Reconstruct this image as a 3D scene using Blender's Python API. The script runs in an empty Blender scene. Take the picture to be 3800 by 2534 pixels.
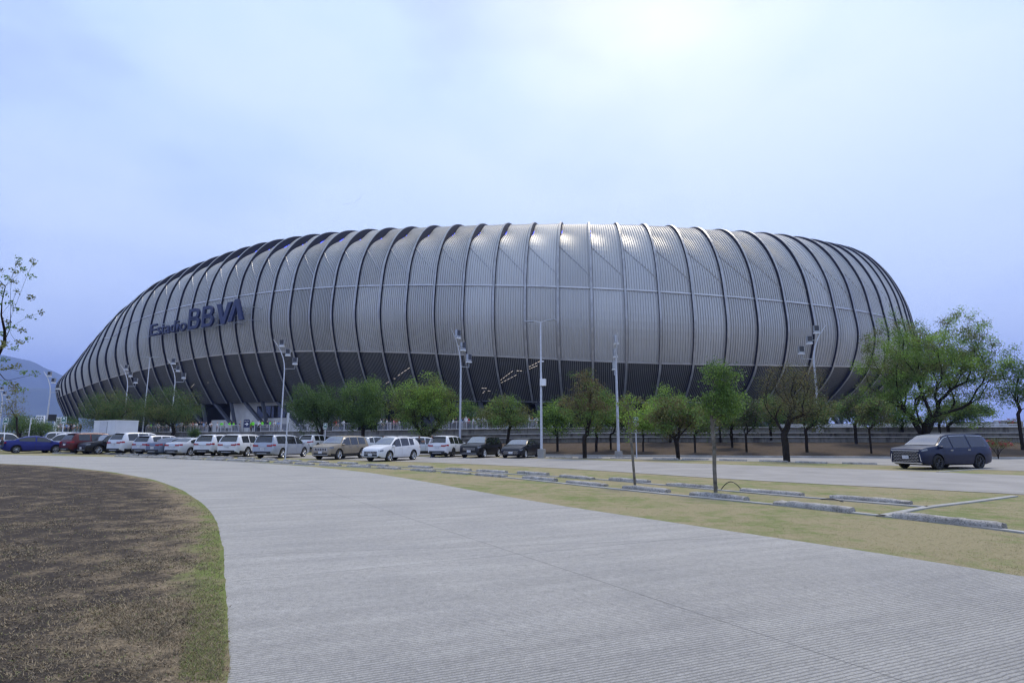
import bpy, bmesh, math, random
import numpy as np
from mathutils import Vector, Matrix
random.seed(7); RNG = np.random.default_rng(7)
SC = bpy.context.scene; COL = SC.collection
R = math.radians
# ------------------------------------------------------------------ camera numbers (pixels of the 3800 px wide frame)
F, CAMH, HOR = 2164., 1.65, 1620.
TH = math.atan((HOR-1267)/F); CT, ST = math.cos(TH), math.sin(TH)
def ray(px, py):
    xc = (px-1900)/F; yc = (1267-py)/F
    return np.array([xc, CT-yc*ST, ST+yc*CT])
def at(px, py, Y):
    d = ray(px, py); return np.array([0, 0, CAMH]) + d*(Y/d[1])
def project(p):
    x, y, z = p[0], p[1], p[2]-CAMH
    fw = y*CT+z*ST; up = -y*ST+z*CT
    return 1900+F*x/fw, 1267-F*up/fw
# ------------------------------------------------------------------ terrain
WX = [-400, -110, -60, -30, -10, 5, 30, 60, 110, 400]
WY = [170, 100, 84, 74, 66, 60, 57, 55, 55, 60]
KX = [-400, -60, -25, -8, 1.4, 15, 37, 60, 400]
KY = [160, 78, 66, 57, 51.5, 48.5, 44.6, 43.5, 44]
def wall_y(x): return float(np.interp(x, WX, WY))
def kerb_y(x): return float(np.interp(x, KX, KY))
def tops(x):
    a = float(np.interp(x, [-60, -25, 0, 10], [0, .35, .8, 1]))
    return [1.05+.57*a, 1.5+.55*a, 1.9+.5*a], 2.15+.4*a
def park(x):
    r = max(0., -x-10); return .0095*r*r/(r+6)
def hg(x, y):
    ky, wy = kerb_y(x), wall_y(x); p = park(x)
    if y < ky: return p
    if y < wy:
        t = (y-ky)/(wy-ky); b = tops(x)[0][0]-.5
        return p+.14+(b-p-.14)*(t**1.15)
    t3, pz = tops(x)
    if y < wy+4: return t3[0]-.06
    if y < wy+8: return t3[1]-.06
    return pz
def G(px, py, zoff=0.):
    """march along the view ray of a base pixel to the terrain"""
    d = ray(px, py); prev = 2.
    y = 2.
    while y < 400:
        p = np.array([0, 0, CAMH])+d*(y/d[1])
        if p[2] <= hg(p[0], p[1])+zoff:
            lo, hi = prev, y
            for _ in range(20):
                m = (lo+hi)/2; p = np.array([0, 0, CAMH])+d*(m/d[1])
                if p[2] <= hg(p[0], p[1])+zoff: hi = m
                else: lo = m
            p = np.array([0, 0, CAMH])+d*(hi/d[1]); p[2] = hg(p[0], p[1]); return p
        prev = y; y += .25
    p = np.array([0, 0, CAMH])+d*(120/d[1]); p[2] = hg(p[0], p[1]); return p
def on(px, Y):
    """point on the terrain at depth Y under pixel column px"""
    x = Y*(px-1900)/F/CT
    for _ in range(4):
        z = hg(x, Y); fw = Y*CT+(z-CAMH)*ST; x = (px-1900)/F*fw
    return np.array([x, Y, hg(x, Y)])
# ------------------------------------------------------------------ tags
def tag(o, label=None, cat=None, group=None, kind=None):
    if label: o['label'] = label
    if cat: o['category'] = cat
    if group: o['group'] = group
    if kind: o['kind'] = kind
    return o
def empty(name, loc=(0, 0, 0), rz=0, label=None, cat=None, group=None):
    o = bpy.data.objects.new(name, None); COL.objects.link(o)
    o.location = [float(c) for c in loc]; o.rotation_euler = (0, 0, rz); o.empty_display_size = .2
    return tag(o, label, cat, group)
def copy_tree(o, parent=None):
    c = o.copy(); COL.objects.link(c); c.parent = parent
    for ch in list(o.children): copy_tree(ch, c)
    return c
ORD = ('first second third fourth fifth sixth seventh eighth ninth tenth eleventh twelfth thirteenth fourteenth fifteenth sixteenth seventeenth eighteenth nineteenth twentieth').split()
def ordn(i):
    if i < 20: return ORD[i]
    tens = ['twenty', 'thirty', 'forty', 'fifty', 'sixty'][i//10-1 if (i+1) % 10 else (i+1)//10-2]
    if (i+1) % 10 == 0: return {30: 'thirtieth', 40: 'fortieth', 50: 'fiftieth'}[i+1]
    return ['twenty', 'thirty', 'forty', 'fifty', 'sixty'][(i+1)//10-2]+'-'+ORD[(i+1) % 10-1]
# ------------------------------------------------------------------ mesh builder
class MB:
    def __init__(s): s.v = []; s.f = []; s.m = []; s.uv = None
    def quadstrip(s, rows, mi=0, closed=False):
        b = len(s.v); n = len(rows[0])
        for r in rows: s.v.extend([tuple(map(float, p)) for p in r])
        for i in range(len(rows)-1):
            for j in range(n if closed else n-1):
                k = (j+1) % n
                s.f.append((b+i*n+j, b+i*n+k, b+(i+1)*n+k, b+(i+1)*n+j)); s.m.append(mi)
    def face(s, pts, mi=0):
        b = len(s.v); s.v.extend([tuple(map(float, p)) for p in pts]); s.f.append(tuple(range(b, b+len(pts)))); s.m.append(mi)
    def box(s, c, d, mi=0, rz=0, taper=1.):
        b = len(s.v); cx, cy, cz = c; hx, hy, hz = d[0]/2, d[1]/2, d[2]/2; co, si = math.cos(rz), math.sin(rz)
        for z, t in ((-hz, 1.), (hz, taper)):
            for x, y in ((-hx, -hy), (hx, -hy), (hx, hy), (-hx, hy)):
                s.v.append((cx+(x*co-y*si)*t, cy+(x*si+y*co)*t, cz+z))
        for q in ((0, 3, 2, 1), (4, 5, 6, 7), (0, 1, 5, 4), (1, 2, 6, 5), (2, 3, 7, 6), (3, 0, 4, 7)):
            s.f.append(tuple(b+i for i in q)); s.m.append(mi)
    def obox(s, o, u, v, w, mi=0):
        """parallelepiped from corner o with edge vectors"""
        o, u, v, w = map(np.asarray, (o, u, v, w)); b = len(s.v)
        for p in (o, o+u, o+u+v, o+v, o+w, o+u+w, o+u+v+w, o+v+w): s.v.append(tuple(map(float, p)))
        for q in ((0, 3, 2, 1), (4, 5, 6, 7), (0, 1, 5, 4), (1, 2, 6, 5), (2, 3, 7, 6), (3, 0, 4, 7)):
            s.f.append(tuple(b+i for i in q)); s.m.append(mi)
    def tube(s, pts, rad, n=6, mi=0, cap=True):
        pts = [Vector(p) for p in pts]
        if not hasattr(rad, '__len__'): rad = [rad]*len(pts)
        rows = []; prev = None
        for i, p in enumerate(pts):
            t = (pts[min(i+1, len(pts)-1)]-pts[max(i-1, 0)])
            if t.length < 1e-9: t = Vector((0, 0, 1))
            t.normalize()
            a = prev if prev is not None and abs(prev.dot(t)) < .98 else (Vector((1, 0, 0)) if abs(t.x) < .8 else Vector((0, 1, 0)))
            a = (a-t*a.dot(t)).normalized(); prev = a; c = t.cross(a)
            rows.append([p+(a*math.cos(q)+c*math.sin(q))*rad[i] for q in [2*math.pi*k/n for k in range(n)]])
        b = len(s.v); s.quadstrip(rows, mi, True)
        if cap:
            s.f.append(tuple(b+i for i in reversed(range(n)))); s.m.append(mi)
            e = b+(len(pts)-1)*n; s.f.append(tuple(e+i for i in range(n))); s.m.append(mi)
    def lathe(s, prof, n=20, axis='z', c=(0, 0, 0), mi=0):
        rows = []
        for k in range(n):
            a = 2*math.pi*k/n; row = []
            for r, h in prof:
                x, y, z = r*math.cos(a), r*math.sin(a), h
                if axis == 'y': x, y, z = x, z, y
                row.append((c[0]+x, c[1]+y, c[2]+z))
            rows.append(row)
        rows.append(rows[0]); s.quadstrip(rows, mi)
    def prism(s, poly, o, u, v, w, mi=0):
        """2-D polygon in axes u,v at o, extruded by vector w (front face at o+w)"""
        o, u, v, w = map(np.asarray, (o, u, v, w)); n = len(poly); b = len(s.v)
        for e in (0, 1):
            for a, c in poly: s.v.append(tuple(map(float, o+u*a+v*c+w*e)))
        s.f.append(tuple(b+i for i in reversed(range(n)))); s.m.append(mi); s.f.append(tuple(b+n+i for i in range(n))); s.m.append(mi)
        for i in range(n):
            j = (i+1) % n; s.f.append((b+i, b+j, b+n+j, b+n+i)); s.m.append(mi)
    def build(s, name, mats, parent=None, smooth=None, fix=False):
        me = bpy.data.meshes.new(name); me.from_pydata(s.v, [], s.f)
        if not isinstance(mats, (list, tuple)): mats = [mats]
        for m in mats: me.materials.append(m)
        if len(mats) > 1: me.polygons.foreach_set('material_index', s.m)
        if s.uv is not None:
            uvl = me.uv_layers.new(name='UVMap'); li = np.empty(len(me.loops), np.int32); me.loops.foreach_get('vertex_index', li)
            uvl.data.foreach_set('uv', np.asarray(s.uv, np.float32)[li].ravel())
        if fix:
            bm = bmesh.new(); bm.from_mesh(me); bmesh.ops.remove_doubles(bm, verts=bm.verts, dist=1e-4)
            bmesh.ops.recalc_face_normals(bm, faces=bm.faces); bm.to_mesh(me); bm.free()
        if smooth is not None:
            me.polygons.foreach_set('use_smooth', [True]*len(me.polygons))
            if smooth < 180: me.set_sharp_from_angle(angle=R(smooth))
        me.update()
        o = bpy.data.objects.new(name, me); COL.objects.link(o)
        if parent: o.parent = parent
        return o
# ------------------------------------------------------------------ materials
def newmat(name):
    m = bpy.data.materials.new(name); m.use_nodes = True
    return m, m.node_tree.nodes, m.node_tree.links, m.node_tree.nodes['Principled BSDF']
def setin(n, k, v):
    if k in n.inputs: n.inputs[k].default_value = v
def noise(N, L, scale, detail=4, rough=.55, vec=None, coord='Object'):
    t = N.new('ShaderNodeTexNoise'); t.inputs['Scale'].default_value = scale; t.inputs['Detail'].default_value = detail; t.inputs['Roughness'].default_value = rough
    if vec is None:
        c = N.new('ShaderNodeTexCoord'); L.new(c.outputs[coord], t.inputs['Vector'])
    else: L.new(vec, t.inputs['Vector'])
    return t.outputs['Fac']
def ramp(N, L, src, stops):
    r = N.new('ShaderNodeValToRGB'); L.new(src, r.inputs[0]); e = r.color_ramp.elements
    while len(e) < len(stops): e.new(.5)
    for el, (p, c) in zip(e, stops):
        el.position = p; el.color = (*c, 1) if hasattr(c, '__len__') else (c, c, c, 1)
    return r.outputs[0]
def mixc(N, L, fac, a, b, mode='MIX'):
    m = N.new('ShaderNodeMix'); m.data_type = 'RGBA'; m.blend_type = mode
    for sock, v in ((m.inputs[0], fac), (m.inputs[6], a), (m.inputs[7], b)):
        if hasattr(v, 'links'): L.new(v, sock)
        elif hasattr(v, '__len__'): sock.default_value = (*v, 1)
        else: sock.default_value = v
    return m.outputs[2]
def mth(N, L, op, a, b=None):
    m = N.new('ShaderNodeMath'); m.operation = op
    for i, v in enumerate((a, b)):
        if v is None: continue
        if hasattr(v, 'links'): L.new(v, m.inputs[i])
        else: m.inputs[i].default_value = v
    return m.outputs[0]
def bump(N, L, b, h, strength=.3, dist=.02):
    n = N.new('ShaderNodeBump'); n.inputs['Strength'].default_value = strength; n.inputs['Distance'].default_value = dist
    L.new(h, n.inputs['Height']); L.new(n.outputs[0], b.inputs['Normal'])
def simple(name, col, rough=.6, metal=0., var=.15, scale=3., spec=.5, emit=None, estr=1., bmp=0., coat=0.):
    m, N, L, b = newmat(name)
    setin(b, 'Roughness', rough); setin(b, 'Metallic', metal); setin(b, 'Specular IOR Level', spec)
    if coat: setin(b, 'Coat Weight', coat); setin(b, 'Coat Roughness', .05)
    n = noise(N, L, scale, 5)
    if var:
        c = ramp(N, L, n, [(.3, tuple(x*(1-var) for x in col)), (.7, tuple(min(1, x*(1+var)) for x in col))]); L.new(c, b.inputs['Base Color'])
    else: b.inputs['Base Color'].default_value = (*col, 1)
    if bmp: bump(N, L, b, noise(N, L, scale*12, 6), bmp, .01)
    if emit: b.inputs['Emission Color'].default_value = (*emit, 1); b.inputs['Emission Strength'].default_value = estr
    return m
M = {}
M['panel'] = None
def panel_mat():
    m, N, L, b = newmat('brushed_steel_panel')
    setin(b, 'Metallic', 1.); setin(b, 'Roughness', .42)
    mp = N.new('ShaderNodeMapping'); tc = N.new('ShaderNodeTexCoord'); L.new(tc.outputs['Object'], mp.inputs[0]); mp.inputs['Scale'].default_value = (1, 1, .12)
    st = noise(N, L, .9, 6, .65, mp.outputs[0]); pt = noise(N, L, .05, 3)
    c = ramp(N, L, st, [(.25, (.43, .43, .42)), (.55, (.555, .55, .535)), (.8, (.65, .645, .625))])
    c = mixc(N, L, .35, c, ramp(N, L, pt, [(.35, (.42, .415, .40)), (.65, (.63, .60, .555))]))
    oi = N.new('ShaderNodeObjectInfo'); c = mixc(N, L, .22, c, ramp(N, L, oi.outputs['Random'], [(0, (.40, .385, .36)), (1, (.73, .735, .735))]))
    L.new(c, b.inputs['Base Color'])
    L.new(ramp(N, L, st, [(.3, .54), (.7, .68)]), b.inputs['Roughness'])
    return m
M['panel'] = panel_mat()
def screen_mat():
    m, N, L, b = newmat('dark_perforated_screen')
    uv = N.new('ShaderNodeUVMap'); sp = N.new('ShaderNodeSeparateXYZ'); L.new(uv.outputs[0], sp.inputs[0])
    fr = mth(N, L, 'FRACT', mth(N, L, 'MULTIPLY', sp.outputs[0], 17.))
    ln = mth(N, L, 'LESS_THAN', fr, .24)
    base = ramp(N, L, noise(N, L, .4, 4), [(.3, (.028, .026, .023)), (.7, (.046, .043, .039))])
    L.new(mixc(N, L, ln, base, (.22, .215, .20)), b.inputs['Base Color']); setin(b, 'Roughness', .5); setin(b, 'Metallic', .3)
    return m
M['screen'] = screen_mat()
M['rib'] = simple('rib_steel', (.38, .375, .37), .42, .8, .2, .8)
M['ribside'] = simple('rib_shadow_web', (.012, .013, .03), .6, 0, .2, .5)
M['beam'] = simple('ring_beam_steel', (.54, .53, .52), .4, .7, .12, .5)
M['led'] = simple('blue_led', (.02, .03, .3), .4, 0, 0, emit=(.04, .07, 1.), estr=2.6)
M['warm'] = simple('escalator_lamp', (.5, .45, .4), .4, 0, 0, emit=(1., .85, .7), estr=.3)
M['roof'] = simple('roof_steel', (.4, .41, .42), .5, .7, .12, .2)
M['concrete_wall'] = simple('cast_concrete', (.64, .61, .56), .85, 0, .14, .35, bmp=.1)
M['column'] = simple('painted_column', (.075, .08, .095), .55, 0, .12, .6)
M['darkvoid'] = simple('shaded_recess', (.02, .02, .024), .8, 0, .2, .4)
M['glass_dark'] = simple('tinted_glass', (.02, .022, .025), .06, 0, .1, .4, spec=.8)
M['navy'] = simple('navy_letter', (.018, .026, .085), .45, 0, .1, .5)
M['galv'] = simple('galvanised_steel', (.42, .44, .47), .45, .6, .12, 6.)
M['galvlight'] = simple('light_painted_steel', (.55, .57, .62), .45, .2, .1, 6.)
M['white'] = simple('white_paint', (.75, .76, .78), .5, 0, .05, 3.)
M['whitebox'] = simple('white_trailer_panel', (.62, .64, .68), .5, 0, .06, 1.)
M['green'] = simple('sign_green', (.0, .11, .07), .5, 0, .05, 3.)
M['black'] = simple('black_plastic', (.012, .012, .013), .5, 0, .1, 4.)
M['lampface'] = simple('flood_lamp_glass', (.035, .035, .04), .25, 0, .1, 4.)
M['tyre'] = simple('tyre_rubber', (.014, .014, .014), .8, 0, .2, 9.)
M['rim'] = simple('alloy_rim', (.55, .56, .58), .3, .9, .05, 5.)
M['rimdark'] = simple('dark_alloy_rim', (.06, .06, .065), .35, .8, .05, 5.)
M['arch'] = simple('wheel_arch_liner', (.006, .006, .006), .9, 0, 0)
M['chrome'] = simple('chrome_trim', (.72, .73, .75), .15, 1., .03, 4.)
M['cglass'] = simple('car_glass', (.012, .014, .016), .03, 0, 0, spec=.9)
M['screen_glass'] = simple('windscreen_glass', (.02, .024, .03), .04, 0, 0, spec=1.)
M['screen_glass'].node_tree.nodes['Principled BSDF'].inputs['IOR'].default_value = 2.3
M['headlamp'] = simple('headlamp_glass', (.2, .205, .22), .12, .3, .2, 12.)
M['taillamp'] = simple('red_tail_lamp', (.32, .008, .01), .2, 0, .25, 9.)
M['plate'] = simple('number_plate', (.62, .64, .68), .5, 0, .05, 9.)
M['platetext'] = simple('plate_text', (.03, .03, .05), .6, 0, 0)
# ================================================================== STADIUM
PL = dict(cx=-21.42388, cy=268.15464, a=169.60185, b=130.51799, phi=-.53423094, n=2.84027074, s=6.47171275, off=4.64829907)
def _plan():
    t = np.linspace(0, 2*np.pi, 6001); c, s = np.cos(t), np.sin(t)
    X = PL['a']*np.sign(c)*abs(c)**(2/PL['n']); Y = PL['b']*np.sign(s)*abs(s)**(2/PL['n'])
    cp, sp = math.cos(PL['phi']), math.sin(PL['phi'])
    x = PL['cx']+X*cp-Y*sp; y = PL['cy']+X*sp+Y*cp
    L = np.r_[0, np.cumsum(np.hypot(np.diff(x), np.diff(y)))]
    i0 = np.argmin(y+abs(x)*.2)
    return x, y, L, L[i0]+PL['off']
_px, _py, _pl, _p0 = _plan(); PERIM = _pl[-1]
NRIB = int(round(PERIM/PL['s'])); STEP = PL['s']
def plan(k):
    s = (_p0+STEP*(k-30)) % PERIM; d = 3.
    f = lambda q: np.array([np.interp(q % PERIM, _pl, _px), np.interp(q % PERIM, _pl, _py)])
    p = f(s); t = f(s+d)-f(s-d); t /= np.hypot(*t)
    return p, np.array([t[1], -t[0]])      # outward normal (curve runs anticlockwise)
TR0 = [(225, 1556), (281, 1546), (400, 1530), (560, 1512), (707, 1502), (790, 1500), (1000, 1492), (1435, 1490), (1870, 1495), (2325, 1500), (2655, 1500), (3100, 1495), (3400, 1482)]
TR1 = [(225, 1473), (343, 1420), (473, 1384), (557, 1366), (662, 1337), (761, 1320), (886, 1311), (1016, 1305), (1169, 1303), (1322, 1304), (1515, 1310), (1712, 1318), (1828, 1322), (1947, 1329), (2078, 1338), (2204, 1344), (2325, 1349), (2460, 1354), (2577, 1357), (2808, 1358), (3003, 1361), (3158, 1364), (3400, 1368)]
TR2 = [(230, 1440), (300, 1345), (345, 1295), (401, 1239), (475, 1193), (560, 1162), (657, 1137), (766, 1114), (886, 1095), (1016, 1075.5), (1169, 1064), (1322, 1058), (1500, 1055), (1800, 1055), (1941, 1057.6), (2068, 1061), (2199, 1067), (2327, 1071), (2452, 1080), (2577, 1090), (2692, 1098), (2805, 1107), (2907, 1116), (3003, 1126), (3084, 1136), (3157, 1146), (3220, 1156), (3271, 1167), (3315, 1178), (3348, 1190), (3400, 1215)]
TRC = [(203, 1487), (228, 1390), (259, 1350), (327, 1285), (430, 1167), (526, 1086), (659, 1004), (833, 940), (970, 894), (1088, 877), (1293, 853), (1399, 844), (1616, 834), (1859, 831), (2069, 831), (2311, 839), (2586, 852), (2828, 866), (2990, 886), (3152, 916), (3233, 942), (3313, 994), (3362, 1051), (3391, 1131), (3407, 1277)]
OFF0, OFF2, OFFC = -6.5, 1.5, -13.
KS = np.arange(-14, 61)
def _solve(tr, off):
    tx = [a for a, _ in tr]; ty = [b for _, b in tr]; out = []
    for k in KS:
        p, n = plan(k); q = p+n*off; z = 20.
        for _ in range(12):
            x, _y = project((q[0], q[1], z)); yy = np.interp(x, tx, ty); d = ray(x, yy); z = .5*z+.5*(CAMH+d[2]/d[1]*q[1])
        out.append(z)
    out = np.array(out)
    lo, hi = np.searchsorted(KS, 1), np.searchsorted(KS, 43)
    out[:lo] = out[lo]; out[hi+1:] = out[hi]
    sm = np.convolve(np.pad(out, 3, 'edge'), np.array([1, 2, 3, 4, 3, 2, 1])/16., 'valid')
    return sm
ZT = {n: _solve(t, o) for n, t, o in (('0', TR0, OFF0), ('1', TR1, 0.), ('2', TR2, OFF2), ('c', TRC, OFFC))}
ZT['2'] = np.where(KS < 7, np.interp(KS, [-14, 0, 7], [23., 26.5, 33.5]), ZT['2'])
# crest heights, smoothed along the perimeter
ZT['c'] = np.interp(KS, [-14, -6, -4, -2, 0, 1, 2, 3, 4, 5, 6, 7, 8, 10, 12, 14, 16, 18, 20, 24, 28, 32, 36, 38, 40, 42, 43, 44, 45, 46, 60], [33.1, 35.1, 36, 37., 37.9, 38.5, 39.3, 41.1, 43.4, 45.8, 47.9, 50, 51.3, 53.4, 54.8, 55.8, 56.2, 55.6, 54.6, 52.1, 50., 48.7, 47.6, 48.2, 48.9, 49.6, 50.4, 51.5, 52.5, 53., 53.])
ZT['c'] = np.convolve(np.pad(ZT['c'], 2, 'edge'), [.1, .2, .4, .2, .1], 'valid')
def zk(n, k):
    k = ((k+14) % NRIB)-14
    if k > 60:   # the far side
        t = (k-60)/(NRIB-14-60); return float(ZT[n][-1]*(1-t)+ZT[n][0]*t)
    return float(np.interp(k, KS, ZT[n]))
def hermite(P, t):
    """Catmull-Rom through P at parameters 0..n-1"""
    P = np.asarray(P, float); n = len(P); i = min(int(t), n-2); u = t-i
    p0, p1, p2, p3 = P[max(i-1, 0)], P[i], P[i+1], P[min(i+2, n-1)]
    return .5*((2*p1)+(-p0+p2)*u+(2*p0-5*p1+4*p2-p3)*u*u+(-p0+3*p1-3*p2+p3)*u**3)
_pc = {}
def prof(k):
    k = round(k, 3)
    if k not in _pc:
        z0, z1, z2, zc = (zk(n, k) for n in '012c'); g = zc-z2
        q = float(np.clip((9-k)/9, 0, 1)) if k < 30 else 0.
        b0 = OFF0+3.*q
        if k > 60 or k < -14: q = 0.
        _pc[k] = np.array([(b0, z0-1.5*q), (b0*.4, z0+.5*(z1-z0)), (0, z1), (1.9-1.2*q, z1+.5*(z2-z1)), (OFF2-3.6*q, z2), (.2-4.6*q, z2+.34*g), (-2.9-4.2*q, z2+.66*g), (-7.3-3.*q, z2+.89*g), (OFFC, zc), (-21, zc+.6), (-32, zc-.6), (-50, zc-4)])
    return _pc[k]
T_R1, T_R2, T_CR, T_END = 2., 4., 8., 11.
def surf(k, t, inset=0.):
    P = prof(k); o, z = hermite(P, t); e = .02
    a = hermite(P, max(t-e, 0)); b = hermite(P, min(t+e, T_END)); tg = b-a; tg /= np.hypot(*tg)
    nr = np.array([tg[1], -tg[0]])          # outward in (off, z)
    o -= nr[0]*inset; z -= nr[1]*inset
    p, n = plan(k); q = p+n*o
    return np.array([q[0], q[1], z])
stadium = empty('stadium', (-21.4, 268, 2.2), 0, 'huge silver ribbed metal stadium rising behind the car park', 'stadium')
SO = np.array([-21.4, 268, 2.2])
def sbuild(mb, name, mats, smooth=None, parent=stadium):
    mb.v = [(a-SO[0], b-SO[1], c-SO[2]) for a, b, c in mb.v]
    return mb.build(name, mats, parent, smooth)
KMIN, KMAX = -8, 54
EMAX = 1.7
def sstep(x): x = min(1, max(0, x)); return x*x*(3-2*x)
def t_fold(w): return 5.55-1.15*w          # the crease runs from high on the left rib to low on the right rib
def inset(w, t):
    tf = t_fold(w)
    if t <= tf: return .6
    rise = sstep((t-tf)/1.5); fall = (1-sstep((t-6.4)/1.6))
    return .6-.22*sstep((t-6.9)/1.)+(1-w)**1.1*EMAX*rise*fall*(1-sstep((t-9)/1.5))
def seams(k):
    NS = 6 if k < 9 else 8 if k < 14 else 10 if k < 20 else 13 if k < 38 else 9 if k < 42 else 6
    w = []
    for i in range(NS):
        for a in (0., .70, .78, .93): w.append((i+a)/NS)
    w.append(1.); r = [(.0 if (j % 4) in (0, 1) else .19) for j in range(len(w))]; r[-1] = 0
    return w, r
def lerp_surf(k, w, t, ins):
    a = surf(k, t, ins); b = surf(k+1, t, ins); return a*(1-w)+b*w
TROWS_U = list(np.linspace(T_R2, 5.6, 9))+list(np.linspace(5.75, 8.2, 14))+[8.6, 9.1, 9.8, 10.5, 11.]
TROWS_M = list(np.linspace(T_R1, T_R2, 10))
TROWS_L = list(np.linspace(0, T_R1, 8))
def panel(k, trow, coarse=False):
    mb = MB(); rows = []
    ws, rel = seams(k)
    if coarse: ws = [0, .25, .5, .75, 1.]
    for t in trow:
        ra = [surf(k, t, i) for i in (0., 1.)]; rb = [surf(k+1, t, i) for i in (0., 1.)]
        row = []
        for j, w in enumerate(ws):
            i = inset(w, t)-(0 if coarse else rel[j])
            a = ra[0]+(ra[1]-ra[0])*i; b = rb[0]+(rb[1]-rb[0])*i
            row.append(a*(1-w)+b*w)
        rows.append(row)
    mb.quadstrip(rows); return mb
for k in range(KMIN, KMAX):
    sbuild(panel(k, TROWS_U), 'upper_cladding', M['panel'])
    sbuild(panel(k, TROWS_M), 'middle_cladding', M['panel'])
    mb = panel(k, TROWS_L, True); mb.uv = [(w, i/7.) for i in range(8) for w in (0, .25, .5, .75, 1.)]
    sbuild(mb, 'lower_screen', M['screen'], 180)
# crease trims on the fold of each bay
for k in range(KMIN, KMAX):
    mb = MB(); pts = [lerp_surf(k, w, t_fold(w), .5) for w in np.linspace(.03, .97, 9)]
    mb.tube(pts, .09, 4); sbuild(mb, 'crease_trim', M['beam'])
# ribs: flat outer flange on a deep web coloured near black as its shadow side
for k in range(KMIN, KMAX+1):
    mb = MB(); led = MB(); rows = []
    ts = list(np.linspace(0, 8, 44))+[8.3, 8.7, 9.2, 9.8, 10.4, 11.]
    p, n = plan(k); tg = np.array([-n[1], n[0], 0])   # along the perimeter, towards larger k
    for t in ts:
        dep = 1.0+(EMAX+.2)*sstep((t-5.)/1.9)*(1-sstep((t-7.1)/1.2)); hw = .2
        a = surf(k, t, 0.); b = surf(k, t, .10); c = surf(k, t, dep)
        rows.append([c-tg*.18, b-tg*.18, b-tg*hw, a-tg*hw, a+tg*hw, b+tg*hw, b+tg*.18, c+tg*.18])
    b0 = len(mb.v); mb.quadstrip(rows, 1, True)
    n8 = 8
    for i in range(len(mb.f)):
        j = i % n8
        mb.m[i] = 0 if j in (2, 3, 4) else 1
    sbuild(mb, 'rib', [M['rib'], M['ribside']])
    if 0 <= k <= 31:
        tt_ = np.linspace(5.9, 7.5, 41); led.tube([surf(k, tt, .9+.8*sstep((tt-5.2)/1.5))+tg*.34 for tt in tt_], .055, 4, cap=False)
        seg = [1 if random.random() < .42 else 0 for _ in range(20)]
        led.m = [seg[(i//4)//2] for i in range(len(led.f))]
        if led.v: sbuild(led, 'light_strip', [M['ribside'], M['led']])
# ring beams
for nm, tt in (('ring_beam', T_R1), ('ring_beam', T_R2)):
    mb = MB(); rows = []
    for k in np.arange(KMIN, KMAX+.01, .25):
        rows.append([surf(k, tt-.022, .36), surf(k, tt+.022, .36), surf(k, tt+.028, 1.15), surf(k, tt-.028, 1.15)])
    mb.quadstrip(rows, 0, True); sbuild(mb, nm, M['beam'])
# far side, closed with plain cladding
mb = MB(); rows = []
for k in np.arange(KMAX, KMIN+NRIB+.01, 1.):
    rows.append([surf(k, t, .3) for t in np.linspace(0, 11, 23)])
mb.quadstrip(rows); sbuild(mb, 'rear_cladding', M['roof'], 180)
# soffit and recessed base, coloured near black for the deep shade there
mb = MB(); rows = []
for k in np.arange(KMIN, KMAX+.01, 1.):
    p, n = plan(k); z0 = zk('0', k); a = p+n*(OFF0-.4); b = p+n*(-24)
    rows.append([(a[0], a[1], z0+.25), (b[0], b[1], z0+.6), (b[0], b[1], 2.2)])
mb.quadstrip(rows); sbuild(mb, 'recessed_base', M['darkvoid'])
# pale concrete entrance block
def base_pt(k, off, z):
    p, n = plan(k); q = p+n*off; return np.array([q[0], q[1], z])
mb = MB(); BO = -9.6
for k0, k1, top in ((13.3, 14.6, 6.2), (14.6, 19.6, None)):
    ks = np.linspace(k0, k1, 12); rows = []
    for k in ks:
        zt = (top if top else zk('0', k)+.35)
        rows.append([base_pt(k, BO, 2.), base_pt(k, BO, zt), base_pt(k, BO-10, zt)])
    mb.quadstrip(rows)
    for k in (k0, k1):
        zt = (top if top else zk('0', k)+.35)
        mb.face([base_pt(k, BO, 2.), base_pt(k, BO, zt), base_pt(k, BO-10, zt), base_pt(k, BO-10, 2.)])
sbuild(mb, 'concrete_wall', M['concrete_wall'], 30)
def wall_patch(name, k0, k1, z0, z1, mat, o=.08, depth=.5):
    m = MB(); a, b = base_pt(k0, BO+o, z0), base_pt(k1, BO+o, z0); m.obox(a, b-a, (0, 0, z1-z0), base_pt(k0, BO-depth, z0)-a)
    return m, a, b
m, a, b = wall_patch('w', 16.35, 18.15, 6.4, 9.6, None)
wf = sbuild(m, 'window', M['black'])
m = MB()
for i in range(2):
    u = (b-a); p0 = a+u*(.03+.49*i); m.obox(p0+np.array([0, 0, .15]), u*.45, (0, 0, 2.9), base_pt(16.35, BO+.14, 6.4)-a)
o = sbuild(m, 'pane', M['glass_dark'], None, wf)
m, a, b = wall_patch('d', 16.3, 18.3, 2.2, 4.9, None); sbuild(m, 'entrance_door', M['column'])
m = MB(); a = base_pt(16.45, BO+.2, 4.15); b = base_pt(16.95, BO+.2, 4.15); m.obox(a, b-a, (0, 0, .5), (b-a)*0+np.array([0, -.06, 0])); sbuild(m, 'entrance_panel', M['galv'])
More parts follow.
